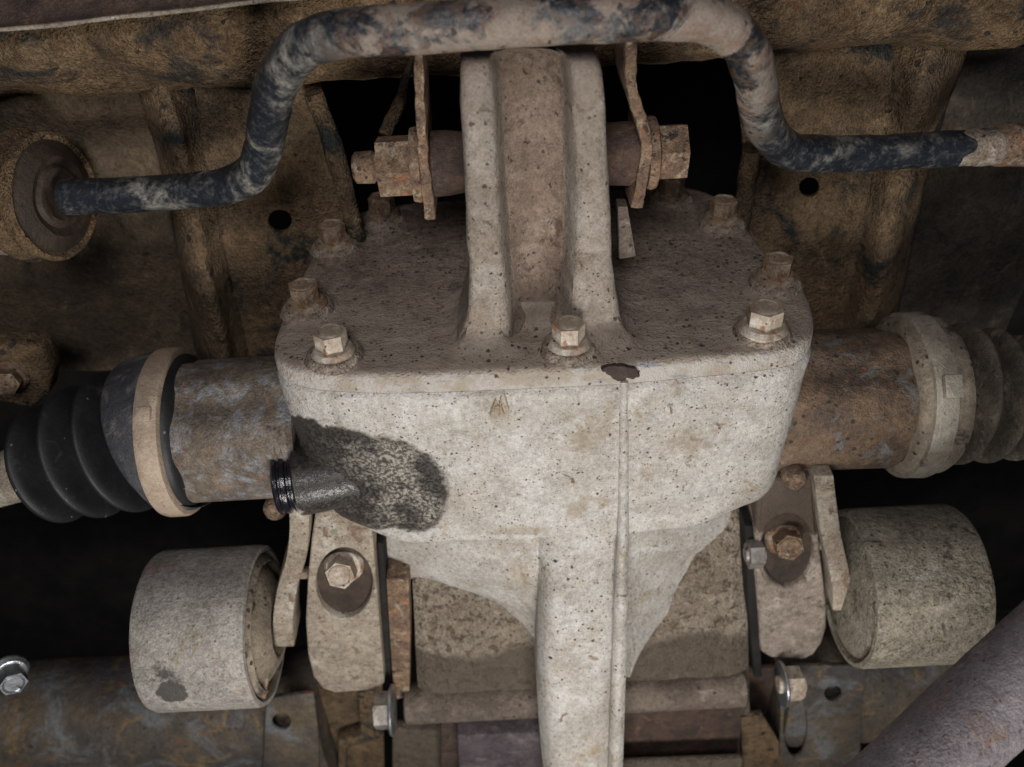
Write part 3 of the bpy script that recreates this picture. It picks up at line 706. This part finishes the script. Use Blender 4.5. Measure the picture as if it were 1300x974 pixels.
# foot plates below the tube
bm = slab([P(x, y, -0.005) for x, y in [(580, 934), (700, 930), (700, 1040), (586, 1040)]], (0, 0.04, 0), 0.002)
finish('foot_block', bm, M['purple_dirt'], diff)
bm = slab([P(x, y, -0.010) for x, y in [(785, 970), (944, 964), (936, 1050), (785, 1050)]], (0, 0.006, 0), 0.002)
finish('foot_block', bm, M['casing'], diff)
bm = slab([P(x, y, 0.012) for x, y in [(560, 900), (942, 886), (936, 1050), (560, 1060)]], (0, 0.01, 0), 0.001)
finish('gap_shade_plate', bm, M['dark_rust'], diff)  # added dark plate; shade of the gap below the tube is in its colour
bm = slab([P(x, y, 0.030) for x, y in [(498, 926), (585, 930), (585, 1060), (498, 1060)]], (0, 0.01, 0), 0.002)
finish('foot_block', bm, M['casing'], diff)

# ================================================================== mount bracket and through bolt
YB = YA + 0.054
mb = thing('mount_bracket', 'pair of thin rusty bracket plates hanging either side of the upright arm', 'bracket', P(680, 120, YB))
def edge_plate(center, wpx, Y0, Y1, m, parent, name):
    pts = spline([V((x, y, 0)) for x, y in center], 6)
    left = [P(p.x - wpx / 2, p.y, Y0) for p in pts]; right = [P(p.x + wpx / 2, p.y, Y0) for p in pts]
    bm = slab(left + right[::-1], (0, Y1 - Y0, 0), 0.0008)
    bmesh.ops.triangulate(bm, faces=[f for f in bm.faces if len(f.verts) > 4])
    sub(bm, 2); lump(bm, 0.0011, 90)
    return finish(name, bm, m, parent)
edge_plate([(530, 40), (532, 110), (535, 170), (539, 220), (546, 279)], 13, YB - 0.020, YB + 0.03, M['rust'], mb, 'bracket_plate')
edge_plate([(801, 40), (801, 100), (808, 135), (818, 165), (821, 195), (815, 230), (808, 264)], 15, YB - 0.020, YB + 0.03, M['rust'], mb, 'bracket_plate')
tb = thing('through_bolt', 'large rusty through bolt with nut and washers passing through the upright arm', 'bolt', P(680, 200, YB))
zc = P(668, 202, YB).z
def X(px, py=202): return P(px, py, YB).x
def bx_at(px): return V((X(px), YB, zc))
ax = V((1, 0, 0))
s1 = size(1, bx_at(668))
bm = prism(bx_at(833), ax, 37 * s1, X(868) - X(833), 6, 0.0030, 0.35)
hd = finish('bolt_head', bm, M['rust'], tb, 30)
bm = lathe(bx_at(818), ax, [(30 * s1, 0), (44 * s1, 0.0005), (46 * s1, 0.003), (44 * s1, 0.0055), (38 * s1, 0.0065)], 40, wob=0.001)
finish('washer', bm, M['rust'], tb, 40)
bm = prism(bx_at(480), ax, 39 * s1, X(530) - X(480), 6, 0.0050, 0.2)
nt = finish('nut', bm, M['rust'], tb, 30)
bm = lathe(bx_at(522), ax, [(30 * s1, 0), (46 * s1, 0.0005), (48 * s1, 0.0035), (46 * s1, 0.0055)], 40, wob=0.001)
finish('washer', bm, M['rust'], tb, 40)
L_ = X(482) - X(447)
bm = lathe(bx_at(447), ax, [(16 * s1, 0), (20 * s1, 0.0015), (20.5 * s1, L_ - 0.004), (17 * s1, L_ - 0.0025), (20 * s1, L_)], 32, wob=0.0006)
finish('bolt_tip', bm, M['rust'], tb, 40)
L_ = X(815) - X(545)
bm = lathe(bx_at(545), ax, [(36 * s1, 0), (42 * s1, 0.002), (40 * s1, 0.010), (37 * s1, 0.02), (37 * s1, L_ - 0.02), (40 * s1, L_ - 0.01), (43 * s1, L_)], 40, wob=0.0014)
finish('bushing_sleeve', bm, M['dark_rust'], tb, 40)

# ================================================================== stabiliser bar
bar_px = [(82, 250, .535), (150, 248, .533), (220, 244, .530), (280, 238, .522), (318, 222, .510), (334, 190, .492), (341, 150, .468), (352, 105, .440), (378, 66, .415), (420, 45, .400), (480, 40, .392), (560, 35, .386), (650, 28, .382), (760, 22, .382),
          (850, 20, .388), (905, 27, .396), (942, 54, .412), (958, 95, .436), (964, 135, .462), (976, 168, .488), (1000, 190, .508), (1040, 196, .518), (1100, 195, .525), (1180, 190, .530), (1262, 186, .534)]
bar_pts = [T(*q) for q in bar_px]
o = finish('stabilizer_bar', tube(bar_pts, 0.0106, 36, 8, 0.0007), M['bar'], None, 60, bar_pts[13])
tag(o, 'bent stabilizer bar with worn dark blue paint arching over the differential', 'bar')
bar = o
ep = [T(1258, 186, .534), T(1275, 185, .534), T(1300, 184, .536), T(1340, 182, .54)]
e_ = finish('bar_end', tube(ep, [0.0109, 0.0122, 0.0118, 0.011], 28, 8, 0.0022, 5), M['rust'], bar, 60)
finish('mud_crust', tube([T(1214, 188, .5325), T(1230, 187, .5325), T(1246, 187, .5325), T(1263, 186, .5335)], [0.0100, 0.0113, 0.0114, 0.0112], 32, 8, 0.0016, 9), M['heap'], bar, 60)
e_['label'] = 'rusty mud-crusted right end of the bar'

# bushing at the left edge
bc = T(80, 250, .537); bax = (T(40, 251, .540) - bc).normalized() + V((0, 0.10, 0)); bax.normalize()
bush = thing('bar_bushing', 'round dirt-brown bushing at the left edge that holds the bar end', 'bushing', bc + bax * 0.03)
sb_ = size(1, bc)
bm = lathe(bc - bax * 0.002, bax, [(9 * sb_, 0.005), (22 * sb_, 0.004), (30 * sb_, 0.002), (36 * sb_, 0.0025), (40 * sb_, 0.005), (44 * sb_, 0.0045), (50 * sb_, 0.003), (60 * sb_, 0.0045), (66 * sb_, 0.007), (72 * sb_, 0.008), (74 * sb_, 0.012)], 56, wob=0.0010)
finish('rubber_face', bm, M['shade_and_dirt'], bush, 40)
bm = lathe(bc + bax * 0.004, bax, [(70 * sb_, 0.002), (76 * sb_, 0.0), (80 * sb_, 0.001), (82 * sb_, 0.004), (80 * sb_, 0.008), (75 * sb_, 0.010), (75 * sb_, 0.013), (82 * sb_, 0.016), (84 * sb_, 0.020), (80 * sb_, 0.025), (74 * sb_, 0.026)], 64, wob=0.0012)
finish('flange_ring', bm, M['mud'], bush, 40)
bm = lathe(bc + bax * 0.028, bax, [(70 * sb_, 0.0), (77 * sb_, 0.002), (77 * sb_, 0.07), (70 * sb_, 0.075)], 56, wob=0.0015)
finish('outer_sleeve', bm, M['bracket'], bush, 40)

# ================================================================== drive shafts
def lobed(th, r, d):         # three-lobed section of a tripod joint housing
    return r * (1 - 0.075 * (0.5 + 0.5 * math.cos(6 * th)) ** 2)
# left
YL = 0.062
c0 = P(352, 541, YL); c1 = P(200, 549, YL)
axl = (c1 - c0).normalized(); s2 = size(1, c0); LL = (c1 - c0).length
ls = thing('drive_shaft', 'left drive shaft with mottled grey joint housing, tan clamp and black ribbed boot', 'drive shaft', c0, 'drive shafts either side of the differential')
bm = lathe(c0 - axl * 0.02, axl, [(84 * s2, 0), (92 * s2, 0.003), (92 * s2, LL + 0.012), (88 * s2, LL + 0.018), (70 * s2, LL + 0.02)], 72, lobed, wob=0.0008)
jh = finish('joint_housing', bm, M['joint'], ls, 30)
bm = lathe(P(247, 546, YL), axl, [(88 * s2, -0.003), (94 * s2, -0.001), (97 * s2, 0.001), (98 * s2, 0.004)], 64)
finish('clamp_shadow_ring', bm, M['rubber'], ls, 40)  # black ring stands for the narrow shadow beside the clamp
k0 = P(240, 547, YL)
bm = lathe(k0, axl, [(98 * s2, -0.001), (105 * s2, 0.0), (107 * s2, 0.002), (107.5 * s2, 0.011), (106 * s2, 0.0135), (100 * s2, 0.014)], 72)
cl0 = finish('boot_clamp', bm, M['clamp_tan'], ls, 40)
dl = V((0, -0.62, 0.78)); dl = (dl - axl * dl.dot(axl)).normalized(); tl = axl.cross(dl).normalized(); bl = k0 + axl * 0.0065 + dl * 106.5 * s2
finish('clamp_ear', slab([bl + axl * a * 0.0045 + tl * b * 0.0045 for a, b in ((-1, -1), (1, -1), (1, 1), (-1, 1))], dl * 0.0032, 0.0012), M['clamp_tan'], cl0)
# boot: rings along a gently drooping line
def boot(path_px, Yf, radii_px, m, name, parent, steps=6, n=64):
    pts = [P(x, y, Yf(x)) for x, y in path_px]
    bm = bmesh.new(); rows = []
    path = spline(pts, steps); m_ = len(path)
    rs = spline([V((r, 0, 0)) for r in radii_px], steps)
    for i, p in enumerate(path):
        t_ = (path[min(i + 1, m_ - 1)] - path[max(i - 1, 0)]).normalized(); _, a, b = frame_of(t_)
        r = rs[i].x * size(1, p)
        rows.append([p + (a * math.cos(2 * math.pi * k / n) + b * math.sin(2 * math.pi * k / n)) * r for k in range(n)])
    vr = grid(bm, rows, True); cap(bm, vr[0]); cap(bm, vr[-1])
    return finish(name, bm, m, parent, 70)
yf = lambda x: YL + max(0, (190 - x)) * 0.00003
boot([(226, 547), (223, 547), (220, 548), (214, 548), (207, 549), (202, 550), (199, 551), (197, 552)], yf, [96, 101, 103, 102.5, 102, 101, 94, 60], M['rubber_band'], 'boot_collar', ls)
def fold_path(ridges, end, gap=9):
    """ridges (x, y, radius px): thin rounded discs with deep grooves between"""
    pp, rr = [], []
    for x, y, r in ridges:
        for dx, f in ((-2.6, 0.42), (-1.6, 0.46), (-1.0, 0.86), (-0.5, 0.975), (0, 1.0), (0.5, 0.975), (1.0, 0.86), (1.6, 0.46)):
            pp.append((x + dx * gap * end, y + dx * gap * abs(end) * (0.3 if end < 0 else 0.05))); rr.append(r * f)
    return pp, rr
bp_, br_ = fold_path([(160, 560, 92), (115, 573, 86), (70, 588, 77)], -1, 6.8)
bo = boot([(198, 551)] + bp_ + [(46, 594)], yf, [60] + br_ + [40], M['rubber'], 'rubber_boot', ls, 4, 72)
sh = [P(60, 588, yf(60)), P(34, 598, yf(34)), P(0, 610, yf(0)), P(-120, 648, yf(-120))]
finish('shaft', tube(sh, [0.0200, 0.0200, 0.018, 0.0160], 36, 8, 0.0006), M['bracket'], ls, 50)
# right
c0 = P(985, 508, YL); c1 = P(1128, 504, YL)
axr = (c1 - c0).normalized(); s2 = size(1, c0); LL = (c1 - c0).length
rs_ = thing('drive_shaft', 'right drive shaft with rusty joint housing, grey band clamp and dusty boot', 'drive shaft', c0, 'drive shafts either side of the differential')
bm = lathe(c0 - axr * 0.01, axr, [(84 * s2, 0), (91 * s2, 0.003), (91 * s2, LL + 0.004), (86 * s2, LL + 0.012), (60 * s2, LL + 0.016)], 72, lobed, wob=0.0009)
finish('joint_housing', bm, M['joint_rust'], rs_, 30)
k0 = P(1130, 502, YL)
bm = lathe(k0, axr, [(92 * s2, -0.002), (97 * s2, 0.0), (100 * s2, 0.004), (101 * s2, 0.022), (100 * s2, 0.026), (95 * s2, 0.030), (70 * s2, 0.033)], 72)
finish('boot_collar', bm, M['rubber_dusty'], rs_, 40)
bm = lathe(k0 + axr * 0.004, axr, [(102 * s2, -0.0005), (104.5 * s2, 0.0), (105 * s2, 0.001), (105.5 * s2, 0.0125), (105 * s2, 0.0135), (101 * s2, 0.014)], 80)
cl = finish('boot_clamp', bm, M['clamp_grey'], rs_, 40)
q = k0 + axr * 0.0095; dirc = (T(1201, 457, .5) - q); dirc -= axr * dirc.dot(axr)
dirc = (V((0, -0.72, 0.69)) - axr * V((0, -0.72, 0.69)).dot(axr)).normalized()
base = k0 + axr * 0.0125 + dirc * 105 * s2
tg = axr.cross(dirc).normalized()
bm = slab([base + axr * a * 0.0055 + tg * b * 0.007 for a, b in ((-1, -1), (1, -1), (1, 1), (-1, 1))], dirc * 0.0045, 0.001)
finish('clamp_buckle', bm, M['clamp_grey'], cl)
yr = lambda x: YL + 0.004
bp_, br_ = fold_path([(1216, 500, 90), (1252, 502, 86), (1288, 505, 80)], 1, 6.5)
boot([(1190, 500)] + bp_ + [(1312, 507)], yr, [60] + br_ + [40], M['rubber_brown'], 'rubber_boot', rs_, 4, 72)
finish('shaft', tube([P(1310, 507, YL), P(1400, 512, YL)], 0.016, 30, 6), M['bracket'], rs_, 50)

# ================================================================== lower mounts
def bush_cyl(name, label, cx, cy, half_len, rpx, Y, m, side, group):
    """sleeve bushing lying along x; side = +1 when its open end faces right"""
    c = P(cx, cy, Y); s_ = size(1, c); r = rpx * s_; h = half_len * s_
    t = thing(name, label, 'bushing', c, group)
    ax = V((side, 0, 0))
    prof = [(r * 0.86, -h), (r * 0.97, -h + 0.0005), (r, -h + 0.004), (r, h - 0.004), (r * 0.985, h - 0.0005), (r * 0.93, h), (r * 0.90, h - 0.002), (r * 0.90, h - 0.006)]
    finish('outer_sleeve', lathe(c, ax, prof, 72, caps=False, wob=0.0009), m, t, 40)
    prof = [(r * 0.905, h - 0.003), (r * 0.80, h - 0.0005), (r * 0.6, h + 0.0005), (r * 0.3, h + 0.001), (0.002, h + 0.001)] if side < 0 else [(r * 0.905, h - 0.004), (r * 0.86, h - 0.001), (r * 0.80, h + 0.002), (r * 0.74, h - 0.001), (r * 0.62, h + 0.004), (r * 0.50, h + 0.008), (r * 0.40, h + 0.009), (r * 0.3, h + 0.004)]
    finish('rubber_core', lathe(c, ax, prof, 56, wob=0.001), M['rubber_dusty'] if side > 0 else m, t, 40)
    finish('end_cap', lathe(c, -ax, [(r * 0.88, h - 0.003), (r * 0.5, h - 0.002), (0.003, h - 0.001)], 40), M['dark_rust'], t, 40)
    return t, c, r, s_
def spotted(name, base, spots, off, dark):
    s, c, h, kw = grime(name, **base)
    d = None
    for p, r in spots:
        sb = s.n.new('ShaderNodeVectorMath'); sb.operation = 'SUBTRACT'; s.l.new(s.tc, sb.inputs[0]); sb.inputs[1].default_value = p - off
        ln = s.n.new('ShaderNodeVectorMath'); ln.operation = 'LENGTH'; s.l.new(sb.outputs[0], ln.inputs[0])
        q = s.math('DIVIDE', ln.outputs['Value'], r); d = q if d is None else s.math('MINIMUM', d, q)
    d = s.math('ADD', d, s.math('MULTIPLY', s.math('SUBTRACT', s.noise(130, 6, 0.65, 5), 0.5), 0.9))
    f = s.step(d, 1.04, 0.88)
    c = s.mix(s.math('MULTIPLY', f, 0.9), c, dark); kw['rough'] = s.fmix(f, 0.85, 0.5)
    return s.out(c, height=h, **kw)
_c = P(272, 796, 0.015); _t = depth(_c) - 0.042
M['sleeve'] = spotted('chalky_alloy_sleeve', dict(c1=(0.335, 0.315, 0.285), c2=(0.25, 0.23, 0.205), sc1=26, patches=[((0.25, 0.19, 0.17), 24, 0.60, 0.76), ((0.27, 0.22, 0.13), 45, 0.64, 0.78)], spk=[((0.15, 0.14, 0.13), 420, 0.32, 0.42)], grain=0.42, gs=800, bump=0.6, bs=260, seed=38),
                      [(T(213, 844, _t), 0.0135), (T(222, 868, _t), 0.0125), (T(254, 836, _t), 0.0075)], _c, (0.062, 0.06, 0.054))
tL, cL, rL, sL = bush_cyl('sleeve_bushing', 'chalky pale round bushing with a dark wet spot, lower left', 272, 796, 67, 100, 0.015, M['sleeve'], 1, 'bushings either side of the nose')
tR, cR, rR, sR = bush_cyl('sleeve_bushing', 'dirty brown round bushing with a small nub, lower right', 1143, 742, 70, 99, 0.015, M['sleeve_dirty'], -1, 'bushings either side of the nose')
# nub on the right bushing and torn tab on the left one
nb = T(1128, 781, depth(cR) - rR * 0.93)
finish('nub', lathe(nb + V((0, 0.006, 0)), (-0.2, -0.9, -0.2), [(0.0085, 0), (0.007, 0.004), (0.005, 0.007), (0.002, 0.0085)], 20, wob=0.0012), M['tube_dirt'], tR, 60)
tb_ = T(330, 868, depth(cL) - rL * 0.3)
finish('rust_tab', slab([tb_ + RT * a * 0.006 + UP * b * 0.010 for a, b in ((-1, -1), (0.6, -1.1), (1, 0.6), (0.2, 1.4), (-0.7, 0.8))], FW * 0.004, 0.001), M['rust'], tL)

def strap(center, wpx, Y0, Y1, label, m):
    pts = spline([V((x, y, 0)) for x, y in center], 6)
    ws = [wpx] * len(pts)
    left = [P(p.x - wpx / 2, p.y, Y0) for p in pts]; right = [P(p.x + wpx / 2, p.y, Y0) for p in pts]
    o = finish('strap_plate', slab(left + right[::-1], (0, Y1 - Y0, 0), 0.0015), m, None, 35, left[len(left) // 2])
    return tag(o, label, 'strap', 'curved strap plates beside the bushings')
strap([(377, 628), (380, 668), (376, 708), (365, 746), (359, 786), (361, 822)], 26, 0.006, 0.036, 'curved beige strap plate between the pale left bushing and its bolted bracket', M['bracket'])
strap([(1046, 604), (1050, 640), (1056, 682), (1065, 722), (1070, 752), (1070, 776)], 26, 0.010, 0.040, 'curved beige strap plate beside the dirty right bushing', M['bracket'])

def bolted_bracket(outl, ell, bolt, Y, label, m, bm_mat):
    base = P(*outl[0], Y)
    t = thing('mount_bracket', label, 'bracket', base, 'bolted brackets either side of the nose')
    pts = [P(x, y, Y) for x, y in outl]
    hole = oval(*ell, lambda x, y: P(x, y, Y), 30)
    bm = slab(pts, (0, 0.035, 0), 0.004, [hole], 3)
    finish('bracket_body', bm, m, t, 40)
    fl = [P(x, y, Y) + V((0, 0.0055, 0)) for x, y in [(ell[0] + ell[2] * 1.12 * math.cos(a), ell[1] + ell[3] * 1.12 * math.sin(a)) for a in [k * 2 * math.pi / 26 for k in range(26)]]]
    finish('recess_floor', slab(fl, (0, 0.003, 0), 0), M['shade_and_dirt'], t)  # recess shade put into the floor's dark colour
    bp = P(bolt[0], bolt[1], Y + 0.0055)
    r = bolt[2] * size(1, bp)
    flange_bolt(bp, r * 0.72, r * 0.95, bm_mat, t, 0.3, V((0.0, -0.93, 0.36)).normalized(), 'bolt', 1.35)
    return t
_b = P(962, 612, 0.018)
M['bracket_dark_top'] = spotted('grimy_bracket_dark_top', dict(c1=(0.27, 0.225, 0.185), c2=(0.20, 0.165, 0.135), sc1=30, patches=[((0.33, 0.29, 0.25), 40, 0.56, 0.76), ((0.12, 0.09, 0.07), 75, 0.60, 0.74)], spk=[((0.09, 0.07, 0.055), 330, 0.30, 0.42)], grain=0.45, gs=800, bump=0.7, bs=250, seed=43),
                             [(P(1000, 620, 0.018), 0.027), (P(985, 650, 0.018), 0.022), (P(1020, 660, 0.018), 0.02)], _b, (0.075, 0.054, 0.04))  # spots turn the bracket's upper part darker brown
bolted_bracket([(402, 640), (470, 640), (478, 740), (486, 840), (488, 868), (478, 876), (426, 880), (410, 875), (398, 860), (391, 832), (388, 790), (391, 730), (396, 680)], (437, 741, 36, 45), (437, 716, 26), 0.012,
               'beige bracket with a bolt in a dark recess, left of the nose', M['bracket'], M['bolt'])
bolted_bracket([(962, 612), (1034, 606), (1042, 700), (1050, 770), (1050, 798), (1044, 818), (1034, 832), (1020, 839), (978, 836), (966, 829), (964, 790), (958, 720)], (1000, 701, 33, 47), (994, 682, 25), 0.018,
               'brownish bracket with a rusty bolt in a dark recess, right of the nose', M['bracket_dark_top'], M['rust'])

def loose_plate(name, outl, Y, th, m, label, cat, bev=0.0012):
    pts = [P(x, y, Y) for x, y in outl]
    o = finish(name, slab(pts, (0, th, 0), bev), m, None, 35, pts[0])
    return tag(o, label, cat)
loose_plate('edge_strip', [(490, 735), (519, 735), (521, 800), (520, 884), (500, 890), (494, 800)], 0.020, 0.02, M['rust'], 'narrow rusty upright strip left of the wide casing', 'strip')
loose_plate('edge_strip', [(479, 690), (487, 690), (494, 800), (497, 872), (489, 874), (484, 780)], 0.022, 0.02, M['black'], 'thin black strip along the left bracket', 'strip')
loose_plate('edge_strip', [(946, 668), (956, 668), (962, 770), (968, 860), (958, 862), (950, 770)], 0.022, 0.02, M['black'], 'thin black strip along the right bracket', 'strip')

# nuts on the ends of the tube
def nut(px, py, Y, rpx, wpx, m, label, ax=(1, 0, 0), rot=0.2, washer=None):
    p = P(px, py, Y); s_ = size(1, p); axv = V(ax).normalized()
    t = thing('hex_nut', label, 'nut', p)
    finish('nut_body', prism(p - axv * wpx * s_ / 2, axv, rpx * s_, wpx * s_, 6, 0.0012, rot), m, t, 30)
    finish('stud', lathe(p - axv * wpx * s_ * 1.2, axv, [(rpx * 0.45 * s_, wpx * 0.5 * s_), (rpx * 0.52 * s_, wpx * 0.5 * s_ + 0.001), (rpx * 0.52 * s_, wpx * 1.9 * s_)], 24), m, t, 40)
    if washer:
        finish('washer', lathe(p + axv * washer * wpx * s_ * 0.55, axv, [(rpx * 0.4 * s_, 0), (rpx * 1.28 * s_, 0.0002), (rpx * 1.32 * s_, 0.0012), (rpx * 1.28 * s_, 0.0024), (rpx * 0.4 * s_, 0.0026)], 40), M['zinc'], t, 40)
    return t
nut(486, 902, -0.002, 24, 18, M['worn_zinc'], 'small worn zinc nut at the left end of the lower tube', washer=1)
nut(1004, 868, 0.000, 22, 24, M['bolt'], 'nut with a bright zinc washer at the right end of the lower tube', washer=-1)
nut(958, 703, 0.016, 19, 18, M['worn_zinc'], 'pale zinc nut between the housing and the right bracket')
p = P(12, 851, -0.02)
t = thing('flange_bolt', 'shiny silver bolt at the left edge near the pale bushing', 'bolt', p)
flange_bolt(p, 0.0088, 0.012, M['zinc'], t, 0.4, V((0.55, -0.80, 0.1)).normalized(), 'bolt_head', 1.35)
for (px, py, Y, lab) in ((348, 655, 0.03, 'rusty round rivet above the left strap plate'), (1012, 617, 0.008, 'rusty round rivet above the right bolted bracket')):
    p = P(px, py, Y); s_ = size(1, p)
    o = finish('rivet', lathe(p + V((0, 0.012, 0)), (0, -1, 0.2), [(15 * s_, 0), (15 * s_, 0.008), (12 * s_, 0.011), (6 * s_, 0.0125)], 24, wob=0.0008), M['rust'], None, 40, p)
    tag(o, lab, 'rivet')
for (px, py, Y, lab) in ((386, 727, 0.022, 'stub pin joining the left strap plate and bracket'), (1046, 690, 0.028, 'stub pin joining the right strap plate and bracket')):
    p = P(px, py, Y); s_ = size(1, p)
    o = finish('stub_pin', lathe(p - V((0.008, 0, 0)), (1, 0, 0), [(7 * s_, 0), (8 * s_, 0.001), (8 * s_, 0.016)], 20), M['bracket'], None, 40, p)
    tag(o, lab, 'pin')

# small bracket with a rusty bolt at the left edge
p = P(22, 478, 0.11)
t = thing('side_bracket', 'small muddy bracket with a rusty bolt at the left edge above the boot', 'bracket', p)
pts = [P(x, y, 0.11) for x, y in [(-60, 445), (10, 438), (52, 442), (66, 470), (62, 500), (40, 520), (-60, 500)]]
bm = slab(pts, (0, 0.02, 0), 0.004, seg=3); finish('bracket_body', bm, M['mud_plate'], t, 40)
flange_bolt(P(14, 478, 0.108), 0.0085, 0.010, M['rust'], t, 0.2, V((0.2, -0.95, 0.2)).normalized())

# ================================================================== lower crossmember
zl = P(250, 950, 0.02).z
def cyl_prof(cy, cz, ry, rz, e=0.8, n=32):
    out = []
    for k in range(n):
        th = 2 * math.pi * k / n
        f = lambda v: math.copysign(abs(v) ** e, v)
        out.append((cy + ry * f(math.cos(th)), cz + rz * f(math.sin(th))))
    return out
xm = thing('lower_crossmember', 'weathered lower crossmember tube with round holes along the bottom edge', 'crossmember', V((0.0, 0.06, zl)))
sweep_x('beam_tube', cyl_prof(0.065, zl - 0.022, 0.045, 0.060, 0.8), -0.75, P(402, 930, 0.02).x, M['beam'], xm, 0.0012, 50, 18, 1)
sweep_x('beam_tube', cyl_prof(0.065, zl - 0.022, 0.045, 0.060, 0.8), P(1004, 900, 0.02).x, 0.75, M['beam'], xm, 0.0012, 50, 18, 4)
def hole_ring(px, py, rpx, Y):
    p = P(px, py, Y); s_ = size(1, p)
    bm = lathe(p + V((0, 0.004, 0)), V((0, -0.95, 0.3)), [(rpx * s_ * 0.2, -0.004), (rpx * s_, -0.0035), (rpx * s_, 0.0026), (rpx * s_ * 1.25, 0.0034), (rpx * s_ * 1.35, 0.0)], 28)
    return bm
# end plates facing the camera with their holes
for outl, hl in (([(338, 888), (398, 880), (404, 930), (408, 1040), (330, 1040)], (357, 917, 12, 11)),
                 ([(1006, 846), (1100, 846), (1094, 905), (1090, 1040), (1030, 1040), (990, 960), (992, 860)], (1058, 881, 11, 10))):
    Y = 0.016
    bm = slab([P(x, y, Y) for x, y in outl], (0, 0.004, 0), 0.001, [oval(*hl, lambda x, y: P(x, y, Y))] + ([oval(1010, 922, 15, 40, lambda x, y: P(x, y, Y))] if hl[0] > 900 else []))
    finish('end_plate', bm, M['beam'], xm)
bm = slab([P(x, y, 0.05) for x, y in [(395, 870), (485, 866), (490, 1060), (395, 1060)]], (0, 0.005, 0), 0.001)
finish('web_plate', bm, M['mud_plate'], xm)
bm = slab([P(x, y, 0.035) for x, y in [(455, 880), (474, 878), (476, 940), (440, 950), (436, 1060), (428, 1060), (430, 942), (458, 934)]], (0, 0.012, 0), 0.001)
finish('folded_tab', bm, M['mud_plate'], xm)
bm = slab([P(x, y, 0.02) for x, y in [(940, 912), (968, 908), (1000, 960), (1040, 1060), (930, 1060), (944, 980)]], (0, 0.006, 0), 0.001)
finish('folded_tab', bm, M['mud_plate'], xm)
bm = slab([P(x, y, 0.06) for x, y in [(940, 850), (1040, 846), (1050, 1060), (940, 1060)]], (0, 0.005, 0), 0.001)
finish('web_plate', bm, M['dark_rust'], xm)

# ================================================================== exhaust pipe
a = T(1390, 770, .44); b = T(1190, 955, .44); c = T(1060, 1080, .44)
o = finish('exhaust_pipe', tube([T(1520, 640, .44), a, b, c], size(59, b), 56, 14, 0.0006), M['exhaust'], None, 60, b)
tag(o, 'purplish grey exhaust pipe with rusty pits crossing the bottom right corner', 'pipe')

# dried mud string hanging by the left bracket plate
mp = [T(522, 78, .50), T(514, 105, .50), T(506, 130, .50), T(496, 150, .50), T(488, 172, .50)]
o = finish('mud_strand', tube(mp, [0.0015, 0.002, 0.003, 0.0042, 0.003], 12, 6, 0.003), M['mud'], None, 60, mp[0])
tag(o, 'ragged strand of dried mud hanging beside the left bracket plate', 'mud')
# straw stuck on the front face
for k, (x0, y0, x1, y1) in enumerate([(622, 528, 630, 508), (634, 529, 636, 506), (640, 526, 634, 512), (646, 520, 640, 500), (626, 520, 638, 516)]):
    q0 = on_front(x0, y0, 0.0012); q1 = on_front(x1, y1, 0.0014)
    o = finish('straw', tube([q0, (q0 + q1) / 2 + V((0, -0.0007, 0)), q1], 0.00035, 6, 4), M['straw'], None, 60, q0)
    tag(o, ['leftmost', 'longest upright', 'rightmost short', 'topmost leaning', 'nearly level'][k] + ' dry straw of the tuft on the housing front', 'straw', 'straws stuck on the housing front')
